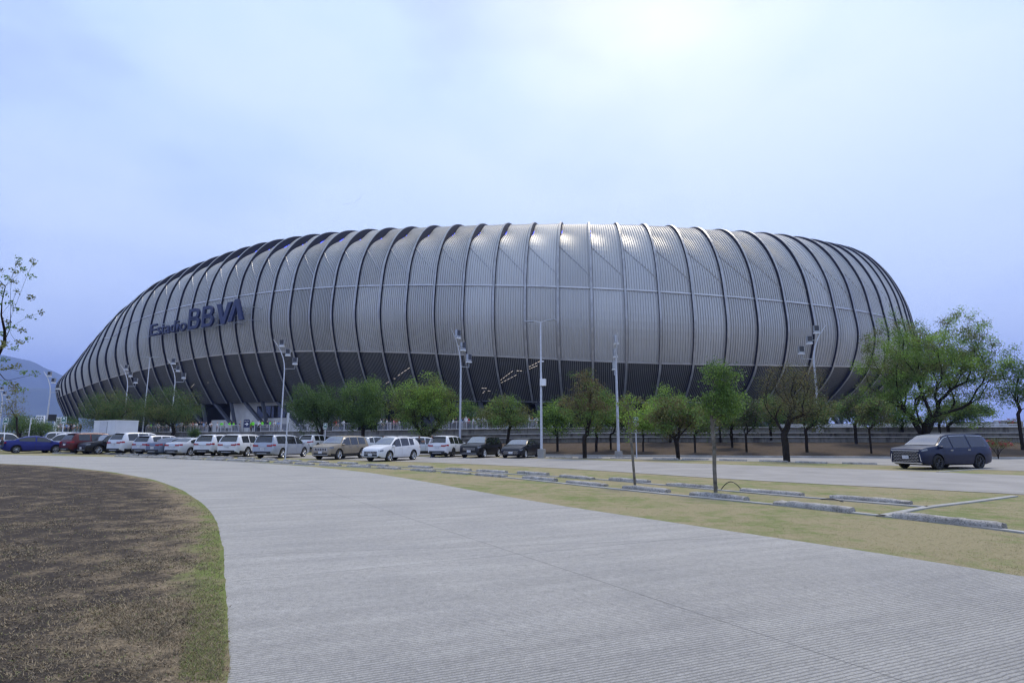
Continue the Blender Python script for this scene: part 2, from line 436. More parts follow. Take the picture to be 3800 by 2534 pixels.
# V columns: a stub foot carrying two arms
for k in range(3, 46, 2):
    foot = base_pt(k+.35, -8.3, 2.1); kn = foot+np.array([0, 0, 1.9])
    def arm(name, p, q, r, parent, r2=None):
        m = MB(); d = (q-p); d /= np.linalg.norm(d); sx = np.cross(d, [0, 0, 1.]) if abs(d[2]) < .98 else np.array([1., 0, 0]); sx /= np.linalg.norm(sx); sy = np.cross(sx, d)
        m.tube([p, q], [r*1.41, (r2 or r)*1.41], 4); return sbuild(m, name, M['column'], None, parent)
    c = arm('column', foot-np.array([0, 0, .3]), kn, .8, stadium, .55)
    arm('column_arm', kn-np.array([0, 0, .5]), base_pt(k-1, OFF0-.9, zk('0', k-1)+.3), .36, c); arm('column_arm', kn-np.array([0, 0, .5]), base_pt(k+.1, OFF0-.9, zk('0', k)+.3), .36, c)
# escalator lamps glowing behind / on the dark screen
def lamp_line(p, q, n, gap=.35):
    """dashes between two pixels on the screen"""
    m = MB()
    def sp(px, py):
        best = None
        for k in np.arange(2, 46, .1):
            for t in np.linspace(.1, 1.9, 19):
                s = surf(k, t, .6); x, y = project(s); e = (x-px)**2+(y-py)**2
                if best is None or e < best[0]: best = (e, s)
        return best[1]
    a, b = sp(*p), sp(*q)
    for i in range(n):
        c = a+(b-a)*((i+gap/2)/n); d = a+(b-a)*((i+1-gap/2)/n); m.tube([c, d], .06, 4)
    sbuild(m, 'lamp_row', M['warm'])
for p, q, n in (((1478, 1397), (1524, 1364), 4), ((1428, 1422), (1446, 1411), 2), ((1458, 1402), (1468, 1401), 1), ((1850, 1415), (1905, 1378), 5), ((1862, 1424), (1918, 1389), 5), ((1960, 1365), (2005, 1337), 4), ((1962, 1373), (1995, 1352), 4), ((1920, 1374), (1938, 1373), 2), ((1790, 1441), (1808, 1440), 2), ((1808, 1447), (1824, 1447), 2), ((1786, 1462), (1798, 1453), 2), ((702, 1442), (724, 1425), 4), ((770, 1424), (777, 1421), 1)): lamp_line(p, q, n)
# ------------------------------------------------------------------ lettering on the skin
SA = at(561, 1267, 163.3); SB = at(905, 1199, 141.5)
n2 = plan(14)[1]; SA[:2] += n2*2.6; SB[:2] += n2*2.6
ZB = 29.0
U = (SB-SA); U[2] = 0; U /= np.linalg.norm(U); Nn = np.array([U[1], -U[0], 0.])
def s_at(px, py=1235):
    d = ray(px, py); # ray and vertical plane through SA along U
    A = np.array([[d[0], -U[0]], [d[1], -U[1]]]); t, s = np.linalg.solve(A, SA[:2]-np.array([0, 0])); return s
sign = empty('stadium_sign', (SA[0], SA[1], ZB), 0, 'large navy blue lettering reading Estadio BBVA mounted on the ribbed stadium skin', 'sign')
SGO = np.array([SA[0], SA[1], ZB]); V3 = np.array([0, 0, 1.])
def font_letter(ch, s0, s1, h, z=0., depth=.4):
    cu = bpy.data.curves.new('letter', 'FONT'); cu.body = ch; cu.size = 1.; cu.offset = .012; cu.resolution_u = 3
    ob = bpy.data.objects.new('letter', cu); COL.objects.link(ob)
    bpy.context.view_layer.update(); me = bpy.data.meshes.new_from_object(ob.evaluated_get(bpy.context.evaluated_depsgraph_get()))
    bpy.data.objects.remove(ob)
    bm = bmesh.new(); bm.from_mesh(me); bmesh.ops.remove_doubles(bm, verts=bm.verts, dist=1e-5)
    xs = [v.co.x for v in bm.verts]; x0, x1 = min(xs), max(xs)
    r = bmesh.ops.extrude_face_region(bm, geom=bm.faces[:])
    for v in [g for g in r['geom'] if isinstance(g, bmesh.types.BMVert)]: v.co.z += 1
    for v in bm.verts:
        w = SA-SGO; p = U*(s0+(v.co.x-x0)/(x1-x0)*(s1-s0))+V3*(v.co.y/.729*h+z)+Nn*(v.co.z*depth); v.co = p
    bmesh.ops.recalc_face_normals(bm, faces=bm.faces); bm.to_mesh(me); bm.free()
    me.materials.clear(); me.materials.append(M['navy']); o = bpy.data.objects.new('letter', me); COL.objects.link(o); o.parent = sign
for ch, a, b in (('E', 561, 585), ('s', 585.5, 602), ('t', 603, 613), ('a', 614, 633), ('d', 635, 653), ('i', 657, 665), ('o', 669, 693)):
    font_letter(ch, s_at(a), s_at(b), 3.35)
def poly_letter(polys, s0, s1, h, z=0., depth=.55):
    m = MB(); w = s1-s0
    for pl in polys: m.prism([(x*w, y*h) for x, y in pl], U*s0+V3*z, U, V3, Nn*depth)
    m.build('letter', M['navy'], sign, fix=False)
def B_polys():
    out = []; t = .2
    out.append([(0, 0), (t, 0), (t, 1), (0, 1)])
    def bowl(y0, y1, x1):
        r = (y1-y0)/2; cy = (y0+y1)/2; n = 8; o_ = []; i_ = []
        for j in range(n+1):
            a = -math.pi/2+math.pi*j/n; o_.append((x1-.34+.34*math.cos(a), cy+r*math.sin(a))); i_.append((x1-.34+(.34-t)*max(0, math.cos(a)), cy+(r-.145)*math.sin(a)))
        for j in range(n): out.append([o_[j], o_[j+1], i_[j+1], i_[j]])
        out.append([(t, y0), (x1-.34, y0), (x1-.34, y0+.145), (t, y0+.145)]); out.append([(t, y1-.145), (x1-.34, y1-.145), (x1-.34, y1), (t, y1)])
    bowl(0, .56, 1.); bowl(.46, 1., .93)
    return out
H2 = 5.35
poly_letter(B_polys(), s_at(702), s_at(742), H2); poly_letter(B_polys(), s_at(752), s_at(793), H2)
VP = [[(0, 1), (.22, 1), (.56, .16), (.44, 0)], [(.44, 0), (.56, 0), (1, 1), (.78, 1), (.5, .3)]]
poly_letter([[(0, 1), (.26, 1), (.5, .3), (.62, 0), (.38, 0)], [(.5, .3), (.74, 1), (1, 1), (.62, 0)]], s_at(803), s_at(858), H2*.98)
poly_letter([[(0, 0), (.26, 0), (.5, .7), (.62, 1), (.38, 1)], [(.5, .7), (.74, 0), (1, 0), (.62, 1)]], s_at(848), s_at(904), H2*1.0, .3)
m = MB(); e = s_at(925)
for z in (.0, 1.7, 3.3): m.tube([U*(s_at(700))+V3*(z+.1)-Nn*.25, U*e+V3*(z+.1)-Nn*.25], .07, 5)
for z in (.0, 2.9): m.tube([U*-.3+V3*(z+.1)-Nn*.25, U*s_at(700)+V3*(z+.1)-Nn*.25], .06, 5)
for px in (561, 600, 640, 690, 730, 770, 815, 860, 925):
    s = s_at(px); hh = 3.3 if px > 695 else 2.9
    m.tube([U*s+V3*0-Nn*.25, U*s+V3*hh-Nn*.25], .06, 5)
    for z in (.1, hh): m.tube([U*s+V3*z-Nn*.25, U*s+V3*z-Nn*3.6], .07, 5)
m.build('support_frame', M['galv'], sign)
# ================================================================== CAMERA, SKY, SUN
cam = bpy.data.cameras.new('camera'); co = bpy.data.objects.new('camera', cam); COL.objects.link(co)
cam.sensor_width = 36; cam.lens = F/3800*36; cam.clip_start = .1; cam.clip_end = 20000
co.location = (0, 0, CAMH); co.rotation_euler = (math.pi/2+TH, 0, 0); SC.camera = co
SUN_AZ, SUN_EL = R(30), R(58)
W = bpy.data.worlds.new('World'); SC.world = W; W.use_nodes = True
N, L = W.node_tree.nodes, W.node_tree.links; bg = N['Background']
sky = N.new('ShaderNodeTexSky'); sky.sky_type = 'NISHITA'; sky.sun_disc = False; sky.sun_elevation = SUN_EL; sky.sun_rotation = SUN_AZ; sky.dust_density = 2.; sky.air_density = 1.2
tc = N.new('ShaderNodeTexCoord'); sp = N.new('ShaderNodeSeparateXYZ'); L.new(tc.outputs['Generated'], sp.inputs[0])
SKYK = 8.7
deck = ramp(N, L, sp.outputs[2], [(0., (.335, .435, .84)), (.1, (.385, .50, .89)), (.3, (.455, .595, .95)), (.55, (.53, .70, 1.0)), (1., (.58, .74, 1.0))])
mp = N.new('ShaderNodeMapping'); mp.inputs['Scale'].default_value = (1., 1., 2.2); L.new(tc.outputs['Generated'], mp.inputs[0])
cl = noise(N, L, 1.7, 5, .5, mp.outputs[0]); cl2 = noise(N, L, .8, 3, .5, mp.outputs[0])
cl = mth(N, L, 'ADD', mth(N, L, 'MULTIPLY', cl, .6), mth(N, L, 'MULTIPLY', cl2, .4))
deck = mixc(N, L, ramp(N, L, cl, [(.44, 0.), (.58, .7)]), deck, (.70, .82, 1.0))
deck = mixc(N, L, ramp(N, L, cl, [(.40, .75), (.49, 0.)]), deck, (.42, .505, .84))
vd = N.new('ShaderNodeVectorMath'); vd.operation = 'DOT_PRODUCT'; L.new(tc.outputs['Generated'], vd.inputs[0])
GA, GE = R(14.5), R(42); vd.inputs[1].default_value = (math.sin(GA)*math.cos(GE), math.cos(GA)*math.cos(GE), math.sin(GE))
glow = ramp(N, L, vd.outputs['Value'], [(.88, 0.), (.965, .2), (.988, .55), (1., 1.)])
glow = mth(N, L, 'MULTIPLY', glow, ramp(N, L, cl, [(.34, .55), (.55, 1.)]))
deck = mixc(N, L, glow, deck, (1.02, 1.06, 1.1))
sc_ = N.new('ShaderNodeVectorMath'); sc_.operation = 'SCALE'; L.new(deck, sc_.inputs[0]); sc_.inputs['Scale'].default_value = SKYK
fin = mixc(N, L, .88, sky.outputs[0], sc_.outputs[0]); L.new(fin, bg.inputs[0]); bg.inputs[1].default_value = .1
sl = bpy.data.lights.new('sun', 'SUN'); so = bpy.data.objects.new('sun', sl); COL.objects.link(so)
sl.energy = 1.8; sl.angle = R(19); sl.color = (1., .90, .74)
sd = Vector((math.sin(SUN_AZ)*math.cos(SUN_EL), math.cos(SUN_AZ)*math.cos(SUN_EL), math.sin(SUN_EL)))
so.rotation_euler = sd.to_track_quat('Z', 'Y').to_euler(); so.location = (0, 0, 200)
SC.view_settings.view_transform = 'Standard'; SC.view_settings.look = 'None'; SC.view_settings.exposure = .64; SC.view_settings.gamma = 1
SC.cycles.volume_bounces = 2; SC.cycles.max_bounces = 8; SC.cycles.transparent_max_bounces = 12
SC.cycles.use_denoising = True; SC.cycles.filter_width = 1.35
SC.cycles.caustics_reflective = False; SC.cycles.caustics_refractive = False
# ================================================================== GROUND MATERIALS
def lawn_mat(name, straw, straw2, green, soil, gbias, sbias):
    m, N, L, b = newmat(name); setin(b, 'Roughness', .95); setin(b, 'Specular IOR Level', .15)
    n1 = noise(N, L, .35, 6, .6); n2 = noise(N, L, 2.2, 8, .7); n3 = noise(N, L, 28., 5, .7); n4 = noise(N, L, 1.5, 8, .7)
    mp = N.new('ShaderNodeMapping'); tc = N.new('ShaderNodeTexCoord'); L.new(tc.outputs['Object'], mp.inputs[0]); mp.inputs['Scale'].default_value = (9, 30, 1); mp.inputs['Rotation'].default_value = (0, 0, .3)
    n5 = noise(N, L, 1.6, 6, .75, mp.outputs[0])
    c = mixc(N, L, ramp(N, L, n3, [(.35, 0), (.65, 1)]), straw, straw2)
    uv = N.new('ShaderNodeUVMap'); su = N.new('ShaderNodeSeparateXYZ'); L.new(uv.outputs[0], su.inputs[0])
    g = mth(N, L, 'ADD', mth(N, L, 'ADD', mth(N, L, 'MULTIPLY', n1, .5), mth(N, L, 'MULTIPLY', n2, .5)), su.outputs[0])
    c = mixc(N, L, ramp(N, L, g, [(gbias, 0), (gbias+.12, .85)]), c, green)
    s = mth(N, L, 'SUBTRACT', mth(N, L, 'ADD', mth(N, L, 'MULTIPLY', n4, .5), mth(N, L, 'MULTIPLY', n5, .5)), su.outputs[0])
    c = mixc(N, L, ramp(N, L, s, [(sbias, 0), (sbias+.1, .95)]), c, soil)
    c = mixc(N, L, ramp(N, L, n5, [(.28, .22), (.5, 0)]), c, tuple(x*.35 for x in soil))
    L.new(c, b.inputs['Base Color'])
    h = mth(N, L, 'ADD', mth(N, L, 'MULTIPLY', n3, .5), n5); bump(N, L, b, h, .6, .02)
    return m
M['grass'] = lawn_mat('dry_lawn', (.315, .27, .16), (.235, .205, .12), (.14, .18, .055), (.16, .13, .08), .475, .70)
M['lawn'] = lawn_mat('worn_brown_lawn', (.29, .225, .145), (.165, .13, .085), (.13, .175, .04), (.034, .028, .025), .60, .395)
M['mulch'] = lawn_mat('leaf_litter', (.115, .085, .06), (.055, .042, .032), (.07, .065, .03), (.05, .034, .025), .70, .5)
def concrete_road():
    m, N, L, b = newmat('grooved_concrete'); setin(b, 'Roughness', .85); setin(b, 'Specular IOR Level', .25)
    n1 = noise(N, L, .5, 6, .6); n3 = noise(N, L, 60, 4, .7)
    tc = N.new('ShaderNodeTexCoord'); mp = N.new('ShaderNodeMapping'); L.new(tc.outputs['Object'], mp.inputs[0]); mp.inputs['Rotation'].default_value = (0, 0, R(-23))
    mp2 = N.new('ShaderNodeMapping'); L.new(mp.outputs[0], mp2.inputs[0]); mp2.inputs['Scale'].default_value = (.25, 2.5, 1)
    n2 = noise(N, L, 1.1, 6, .6, mp2.outputs[0])
    sp = N.new('ShaderNodeSeparateXYZ'); L.new(mp.outputs[0], sp.inputs[0])
    wob = noise(N, L, 5., 5, .7)
    ph = mth(N, L, 'ADD', mth(N, L, 'MULTIPLY', sp.outputs[1], 24.), mth(N, L, 'MULTIPLY', wob, 1.1))
    fr = mth(N, L, 'FRACT', ph); gr = ramp(N, L, fr, [(0, 0.), (.25, .85), (.45, 1), (.8, 1), (1, 0.)])
    c = ramp(N, L, n2, [(.3, (.30, .292, .275)), (.55, (.36, .35, .328)), (.75, (.42, .41, .385))])
    c = mixc(N, L, ramp(N, L, n1, [(.35, .35), (.55, 0)]), c, (.24, .24, .24))
    c = mixc(N, L, ramp(N, L, n1, [(.62, 0), (.75, .3)]), c, (.42, .40, .36))
    grv = mth(N, L, 'MULTIPLY', mth(N, L, 'SUBTRACT', 1., gr), ramp(N, L, n3, [(.25, .2), (.6, .9)]))
    s0 = N.new('ShaderNodeSeparateXYZ'); L.new(tc.outputs['Object'], s0.inputs[0])
    worn = ramp(N, L, mth(N, L, 'DIVIDE', mth(N, L, 'ADD', mth(N, L, 'SUBTRACT', s0.outputs[1], mth(N, L, 'MULTIPLY', s0.outputs[0], .35)), mth(N, L, 'MULTIPLY', n1, 3.)), 14.), [(.40, 1.), (.72, .06)])   # the far stretch is worn smooth
    grv = mth(N, L, 'MULTIPLY', grv, worn); gr = mth(N, L, 'SUBTRACT', 1., mth(N, L, 'MULTIPLY', mth(N, L, 'SUBTRACT', 1., gr), worn))
    c = mixc(N, L, mth(N, L, 'MULTIPLY', grv, .8), c, (.07, .068, .065))
    c = mixc(N, L, ramp(N, L, n3, [(.34, .6), (.52, 0)]), c, (.10, .10, .10))
    n6 = noise(N, L, 14., 8, .75); c = mixc(N, L, ramp(N, L, n6, [(.32, .5), (.5, 0)]), c, (.15, .148, .145)); c = mixc(N, L, ramp(N, L, n6, [(.55, 0), (.72, .4)]), c, (.50, .48, .45))
    n7 = noise(N, L, .9, 5, .8); c = mixc(N, L, ramp(N, L, n7, [(.66, 0), (.74, .55)]), c, (.12, .118, .115))
    # saw-cut joints
    def line(px0, py0, px1, py1, wd):
        a, d = at(px0, py0, 1.), None
        p = G(px0, py0); q = G(px1, py1); t = (q-p)[:2]; t /= np.hypot(*t); nn = np.array([-t[1], t[0]]); off = float(nn@p[:2])
        s2 = N.new('ShaderNodeSeparateXYZ'); L.new(tc.outputs['Object'], s2.inputs[0])
        dd = mth(N, L, 'ABSOLUTE', mth(N, L, 'SUBTRACT', mth(N, L, 'ADD', mth(N, L, 'MULTIPLY', s2.outputs[0], float(nn[0])), mth(N, L, 'MULTIPLY', s2.outputs[1], float(nn[1]))), off))
        return mth(N, L, 'LESS_THAN', dd, wd)
    j = line(1186, 1814, 1995, 2083, .009)
    c = mixc(N, L, mth(N, L, 'MULTIPLY', j, .5), c, (.07, .07, .07))
    for q in ((1000, 2149, 1900, 2062), (1200, 1952, 2000, 1893), (2700, 2000, 3300, 1980)):
        c = mixc(N, L, mth(N, L, 'MULTIPLY', line(*q, .012), .4), c, (.09, .09, .095))
    L.new(c, b.inputs['Base Color'])
    bump(N, L, b, mth(N, L, 'ADD', mth(N, L, 'MULTIPLY', gr, .6), mth(N, L, 'MULTIPLY', n3, .7)), .8, .012)
    return m
M['road'] = concrete_road()
M['asphalt'] = simple('pale_asphalt', (.285, .272, .255), .9, 0, .14, .6, .2, bmp=.3)
M['plaza'] = simple('plaza_paving', (.3, .29, .28), .9, 0, .15, .5, .2, bmp=.2)
M['kerb'] = simple('kerb_concrete', (.34, .335, .32), .9, 0, .2, 1.5, .2, bmp=.3)
def stained():
    m, N, L, b = newmat('stained_concrete'); setin(b, 'Roughness', .95); setin(b, 'Specular IOR Level', .15)
    n = noise(N, L, 1.2, 6, .6); tc = N.new('ShaderNodeTexCoord'); mp = N.new('ShaderNodeMapping'); L.new(tc.outputs['Object'], mp.inputs[0]); mp.inputs['Scale'].default_value = (1.6, .3, .22)
    n2 = noise(N, L, 1., 6, .7, mp.outputs[0]); n3 = noise(N, L, 22, 5, .7)
    c = ramp(N, L, n, [(.3, (.21, .2, .18)), (.7, (.33, .315, .28))])
    c = mixc(N, L, ramp(N, L, n2, [(.50, 0), (.64, .75)]), c, (.07, .066, .06))
    c = mixc(N, L, ramp(N, L, n3, [(.35, .4), (.55, 0)]), c, (.1, .1, .095))
    L.new(c, b.inputs['Base Color']); bump(N, L, b, n3, .5, .02); return m
M['stained'] = stained(); M['coping'] = simple('pale_coping', (.5, .49, .46), .85, 0, .2, 1.2, .2)
def stopmat():
    m, N, L, b = newmat('weathered_stop_concrete'); setin(b, 'Roughness', .95); setin(b, 'Specular IOR Level', .15)
    oi = N.new('ShaderNodeObjectInfo'); tc = N.new('ShaderNodeTexCoord'); va = N.new('ShaderNodeVectorMath'); va.operation = 'ADD'; L.new(tc.outputs['Object'], va.inputs[0])
    cx = N.new('ShaderNodeCombineXYZ'); L.new(mth(N, L, 'MULTIPLY', oi.outputs['Random'], 60.), cx.inputs[0]); L.new(cx.outputs[0], va.inputs[1])
    n = noise(N, L, 4., 6, .65, va.outputs[0]); n3 = noise(N, L, 30, 5, .75, va.outputs[0])
    c = ramp(N, L, n, [(.3, (.22, .21, .19)), (.5, (.40, .38, .35)), (.7, (.54, .515, .47))])
    c = mixc(N, L, ramp(N, L, n3, [(.36, .75), (.52, 0)]), c, (.07, .067, .06))
    L.new(c, b.inputs['Base Color']); bump(N, L, b, n3, .8, .03); return m
M['stop'] = stopmat()
# ================================================================== GROUND, ROADS
def resample(P, n):
    P = np.asarray(P, float); d = np.r_[0, np.cumsum(np.hypot(*np.diff(P, axis=0).T))]
    # smooth
    t = np.linspace(0, d[-1], n); return np.c_[np.interp(t, d, P[:, 0]), np.interp(t, d, P[:, 1])]
def smoothline(P, n, it=6):
    Q = resample(P, n)
    for _ in range(it): Q[1:-1] = .25*Q[:-2]+.5*Q[1:-1]+.25*Q[2:]
    return Q
def gp(lst): return [G(a, b)[:2] for a, b in lst]
def strip(name, A, B, zo, mat, cross=8, zf=hg, label=None, uvf=None, kind='structure'):
    mb = MB(); rows = []; uv = []
    for a, b in zip(A, B):
        row = []
        for j in range(cross+1):
            p = a+(b-a)*j/cross; row.append((p[0], p[1], zf(p[0], p[1])+zo))
            if uvf: uv.append(uvf(j/cross, np.hypot(*(b-a))))
        rows.append(row)
    mb.quadstrip(rows)
    if uvf: mb.uv = uv
    o = mb.build(name, mat, None, 180); tag(o, label, kind=kind); return o
pz = lambda x, y: park(x)
gx = [-9000, -2500, -900, -400, -200, -130, -100]+list(np.arange(-90, 12, 2.))+[14, 20, 30, 45, 60, 80, 120, 400, 2500, 9000]
gy = [-300, -60, -20, 0, 20, 40, 60, 90, 140, 600, 3000, 12000]
mb = MB(); mb.quadstrip([[(x, y, park(max(x, -100))) for x in gx] for y in gy]); mb.uv = [(0, 0)]*len(mb.v)
tag(mb.build('ground', M['grass'], None, 180), 'dry yellow and green grass of the parking field', kind='structure')
# foreground road
LE = [(16, -26), (6, -10), (.6, -1), (-1.1, 2.3)]+gp([(858, 2534), (844, 2324), (832, 2153), (821, 2010), (809.6, 1953.6), (787, 1902), (741, 1862), (673, 1817), (570, 1780), (399, 1749.5), (171, 1728), (0, 1721)])+[(-60, 46), (-95, 55)]
RE = [(44, -22), (28, -12), (15, -3), (9.2, 2.8)]+gp([(3800, 2150), (3234, 2044.6), (2586, 1955.7), (1939, 1855.5), (1616, 1794), (1374, 1753.7), (1131, 1729), (808, 1710), (485, 1697), (0, 1687)])+[(-70, 65), (-105, 75)]
LE, RE = smoothline(LE, 700, 40), smoothline(RE, 700, 80)
def ragged(P, amp, seed):
    r_ = np.random.default_rng(seed); w = r_.normal(0, 1, len(P)); w2 = np.convolve(r_.normal(0, 1, len(P)), np.ones(9)/3., 'same'); T = np.gradient(P, axis=0); T /= np.hypot(*T.T)[:, None]
    return P+np.c_[-T[:, 1], T[:, 0]]*((w*.35+w2*.65)*amp)[:, None]
RE = ragged(RE, .013, 3)
strip('road', LE, RE, .015, M['road'], 10, pz, 'wide grey grooved concrete road curving away to the left')
# rough lawn on the left; uv.x carries the distance to the road edge (greener there)
inner = np.array([p+np.array([-1., 0])*0 for p in LE])
def offs(P, d):
    T = np.gradient(P, axis=0); T /= np.hypot(*T.T)[:, None]; return P+np.c_[-T[:, 1], T[:, 0]]*d
mb = MB(); uv = []; rows = []
OF = [0, .35, .7, 1.0, 1.5, 2.2, 3.2, 5, 8]
LEr = ragged(LE+np.array([.0, 0]), .012, 4)
for i, p in enumerate(LEr):
    row = []
    for o_ in OF:
        q = p+(np.array([-14., 6.])-p)*min(1, o_/max(.1, np.hypot(*(np.array([-14., 6.])-p)))) if o_ else p
        row.append((q[0], q[1], park(q[0])+.02)); uv.append((float(np.interp(o_, [0, .35, .7, 1.2, 2.2], [.19, .10, .05, .02, 0])), 0))
    q = np.array([-14., 6.])
    rows.append(row+[((p[0]*.3+q[0]*.7), (p[1]*.3+q[1]*.7), park(p[0]*.3+q[0]*.7)+.02), (q[0], q[1], park(q[0])+.02)]); uv += [(0, 0), (0, 0)]
mb.quadstrip(rows); mb.uv = uv
tag(mb.build('lawn', M['lawn'], None, 180), 'worn brown lawn with dead straw and a green edge', kind='structure')
# second lane behind the wheel stops
NE_ = [(27, 4), (20, 11)]+gp([(3800, 1834), (3234, 1807), (2651, 1775), (2101, 1738), (1616, 1716)])+[(-12, 42.5), (-24, 49.5), (-45, 60)]
FE_ = [(36, 10), (28, 18)]+gp([(3800, 1765), (3234, 1742), (2586, 1720), (2005, 1700), (1560, 1693)])+[(-14, 50.5), (-28, 57), (-47, 66)]
NE_, FE_ = smoothline(NE_, 60, 3), smoothline(FE_, 60, 3)
strip('lane', NE_, FE_, .012, M['asphalt'], 4, pz, 'pale grey lane running behind the wheel stops')
# parking aisle along the kerb
XS = np.linspace(-9, 110, 60)
kl = np.array([(x, kerb_y(x)) for x in XS])
AE = smoothline([(-9, 55)]+gp([(1960, 1697), (2500, 1707), (3000, 1716), (3400, 1730), (3800, 1752)])+[(60, 33), (110, 33)], 60, 2)
strip('parking_aisle', AE, kl, .010, M['asphalt'], 3, pz, 'grey parking aisle between the grass median and the kerb')
XK = np.linspace(-120, 120, 140)
K0 = np.array([(x, kerb_y(x)) for x in XK])
mb = MB(); mb.quadstrip([[(x, y, park(x)-.05), (x, y, park(x)+.14), (x, y+.25, park(x)+.15), (x, y+.25, park(x)-.05)] for x, y in K0])
tag(mb.build('kerb', M['kerb'], None), 'low concrete kerb below the leaf littered slope', kind='structure')
# mulch slope
W0 = np.array([(x, wall_y(x)+.02) for x in XK]); K1 = K0+np.array([0, .22])
o = strip('planted_slope', K1, W0, 0., M['mulch'], 8, lambda x, y: hg(x, min(y, wall_y(x)-.03)), 'leaf littered brown earth slope below the terrace walls', lambda u, w: (0, 0))
# terrace walls (three tiers) and the plaza
tl = ['lowest', 'middle', 'top']
XW = np.linspace(-150, 150, 160)
for i in range(3):
    mb = MB(); rows = []; o1 = 4*i
    for x in XW:
        t3, pzv = tops(x); y = wall_y(x)+o1; zt = t3[i]+(pzv-t3[2]+.12 if i == 2 else 0); zb = hg(x, wall_y(x)-.05)-.4 if i == 0 else t3[i-1]-.4
        rows.append([(x, y, zb), (x, y, zt-.1), (x, y-.06, zt-.1), (x, y-.06, zt), (x, y+.4, zt), (x, y+.4, zb)])
    mb.quadstrip(rows)
    tw = mb.build('terrace_wall', M['stained'], None)
    mb = MB(); rows = []
    for x in XW:
        t3, pzv = tops(x); y = wall_y(x)+o1; zt = t3[i]+(pzv-t3[2]+.12 if i == 2 else 0); rows.append([(x, y-.2, zt-.045), (x, y-.2, zt+.035), (x, y+.42, zt+.035), (x, y+.42, zt-.045)])
    mb.quadstrip(rows, 0, True); mb.build('coping', M['coping'], tw)
    tag(tw, f'long stained concrete terrace wall, {tl[i]} of the three tiers', 'wall', 'terrace walls below the stadium plaza')
for i in range(2):
    mb = MB(); rows = []
    for x in XW:
        t3, pzv = tops(x); y = wall_y(x)+4*i+.38; rows.append([(x, y, t3[i]-.06), (x, y+1.8, t3[i]-.05), (x, y+3.64, t3[i]-.06)])
    mb.quadstrip(rows); mb.uv = [(0, 0)]*len(mb.v); tag(mb.build('terrace_bed', M['mulch'], None, 180), 'brown planting bed between the terrace walls', kind='structure')
mb = MB(); rows = []
for x in list(np.linspace(-380, -150, 8))+list(XW)+list(np.linspace(160, 380, 8)):
    z = tops(x)[1]; y = wall_y(x)+8.3; rows.append([(x, y, z), (x, y+30, z), (x, 420, z)])
mb.quadstrip(rows); tag(mb.build('plaza', M['plaza'], None, 180), 'raised grey plaza around the foot of the stadium', kind='structure')
# concrete edging lines of the parking bays
def edging(lst, w=.16, ext0=None, ext1=None, z=.03):
    P = [np.array(p) for p in lst]; P = smoothline(P, max(20, int(len(P)*5)), 2)
    A, B = offs(P, w/2), offs(P, -w/2); mb = MB(); rows = []
    for a, b in zip(A, B): rows.append([(b[0], b[1], park(b[0])-.05), (b[0], b[1], park(b[0])+z), (a[0], a[1], park(a[0])+z), (a[0], a[1], park(a[0])-.05)])
    mb.quadstrip(rows); o = mb.build('edging_strip', M['kerb'], None); return tag(o, 'thin concrete edging strip in the grass', kind='structure')
near_px = [(3960, 2000), (3800, 1975), (3330, 1921), (2893, 1875), (2523, 1839), (2311, 1818), (1940, 1778), (1616, 1746), (1260, 1731), (1058, 1722), (880, 1713), (700, 1706), (480, 1697)]
far_px = [(3443, 1883), (2764, 1828), (2424, 1797), (2182, 1775), (1900, 1760), (1600, 1738), (1300, 1722), (1120, 1713), (950, 1706), (760, 1698), (520, 1691)]
edging(gp(near_px)); edging(gp(far_px)); edging(gp([(3265, 1917), (3443, 1883), (3620, 1862), (3766, 1842)]))
edging(gp([(3480, 1752), (3560, 1746), (3660, 1740)]), .12)
# ================================================================== FAR MOUNTAINS AND HAZE
def mountain(name, D, prof_, label, seed, foot=0):
    rs = np.random.default_rng(seed); mb = MB(); azs = np.linspace(R(-80), R(-24), 160); rows = []
    hz = np.interp(azs, [R(a) for a, _ in prof_], [e for _, e in prof_])
    ns = np.zeros(160)
    for f_, a_ in ((3, .05), (7, .04), (15, .025), (33, .014), (70, .007)): ns += a_*np.sin(np.linspace(0, f_*2*np.pi, 160)+rs.uniform(0, 6))
    for i, a in enumerate(azs):
        top = D*math.tan(R(hz[i]))*(1+ns[i]*.3) if hz[i] > 0 else 1.; row = []
        for t in np.linspace(0, 1, 14):
            rad = D-(1-t)*top*2.4-60*(1-t); sp_ = math.sin(i*.55+t*3+seed)*30*t*(1-t)*4
            row.append((math.sin(a)*(rad+sp_), math.cos(a)*(rad+sp_), -5+top*(t**1.15)+rs.normal(0, 6)*t*(1-t)*2))
        row.append((math.sin(a)*(D+600), math.cos(a)*(D+600), -5)); rows.append(row)
    mb.quadstrip(rows); return tag(mb.build(name, M['hill'], None, 180), label, kind='structure')
M['hill'] = simple('wooded_hill', (.05, .07, .045), .95, 0, .3, .004)
mountain('mountain', 7000, [(-80, 6), (-60, 7), (-48, 6.8), (-42, 6.0), (-39.5, 5.5), (-37.8, 4.7), (-35, 3.6), (-31, 1.8), (-27, .4), (-24, 0)], 'far blue mountain ridge left of the stadium', 3)
mountain('hill', 5000, [(-80, 3), (-55, 3.4), (-45, 3.5), (-39.5, 3.7), (-37, 3.9), (-34, 3), (-30, 1.4), (-26, .3), (-24, 0)], 'lower blue wooded hill in front of the mountain', 5)
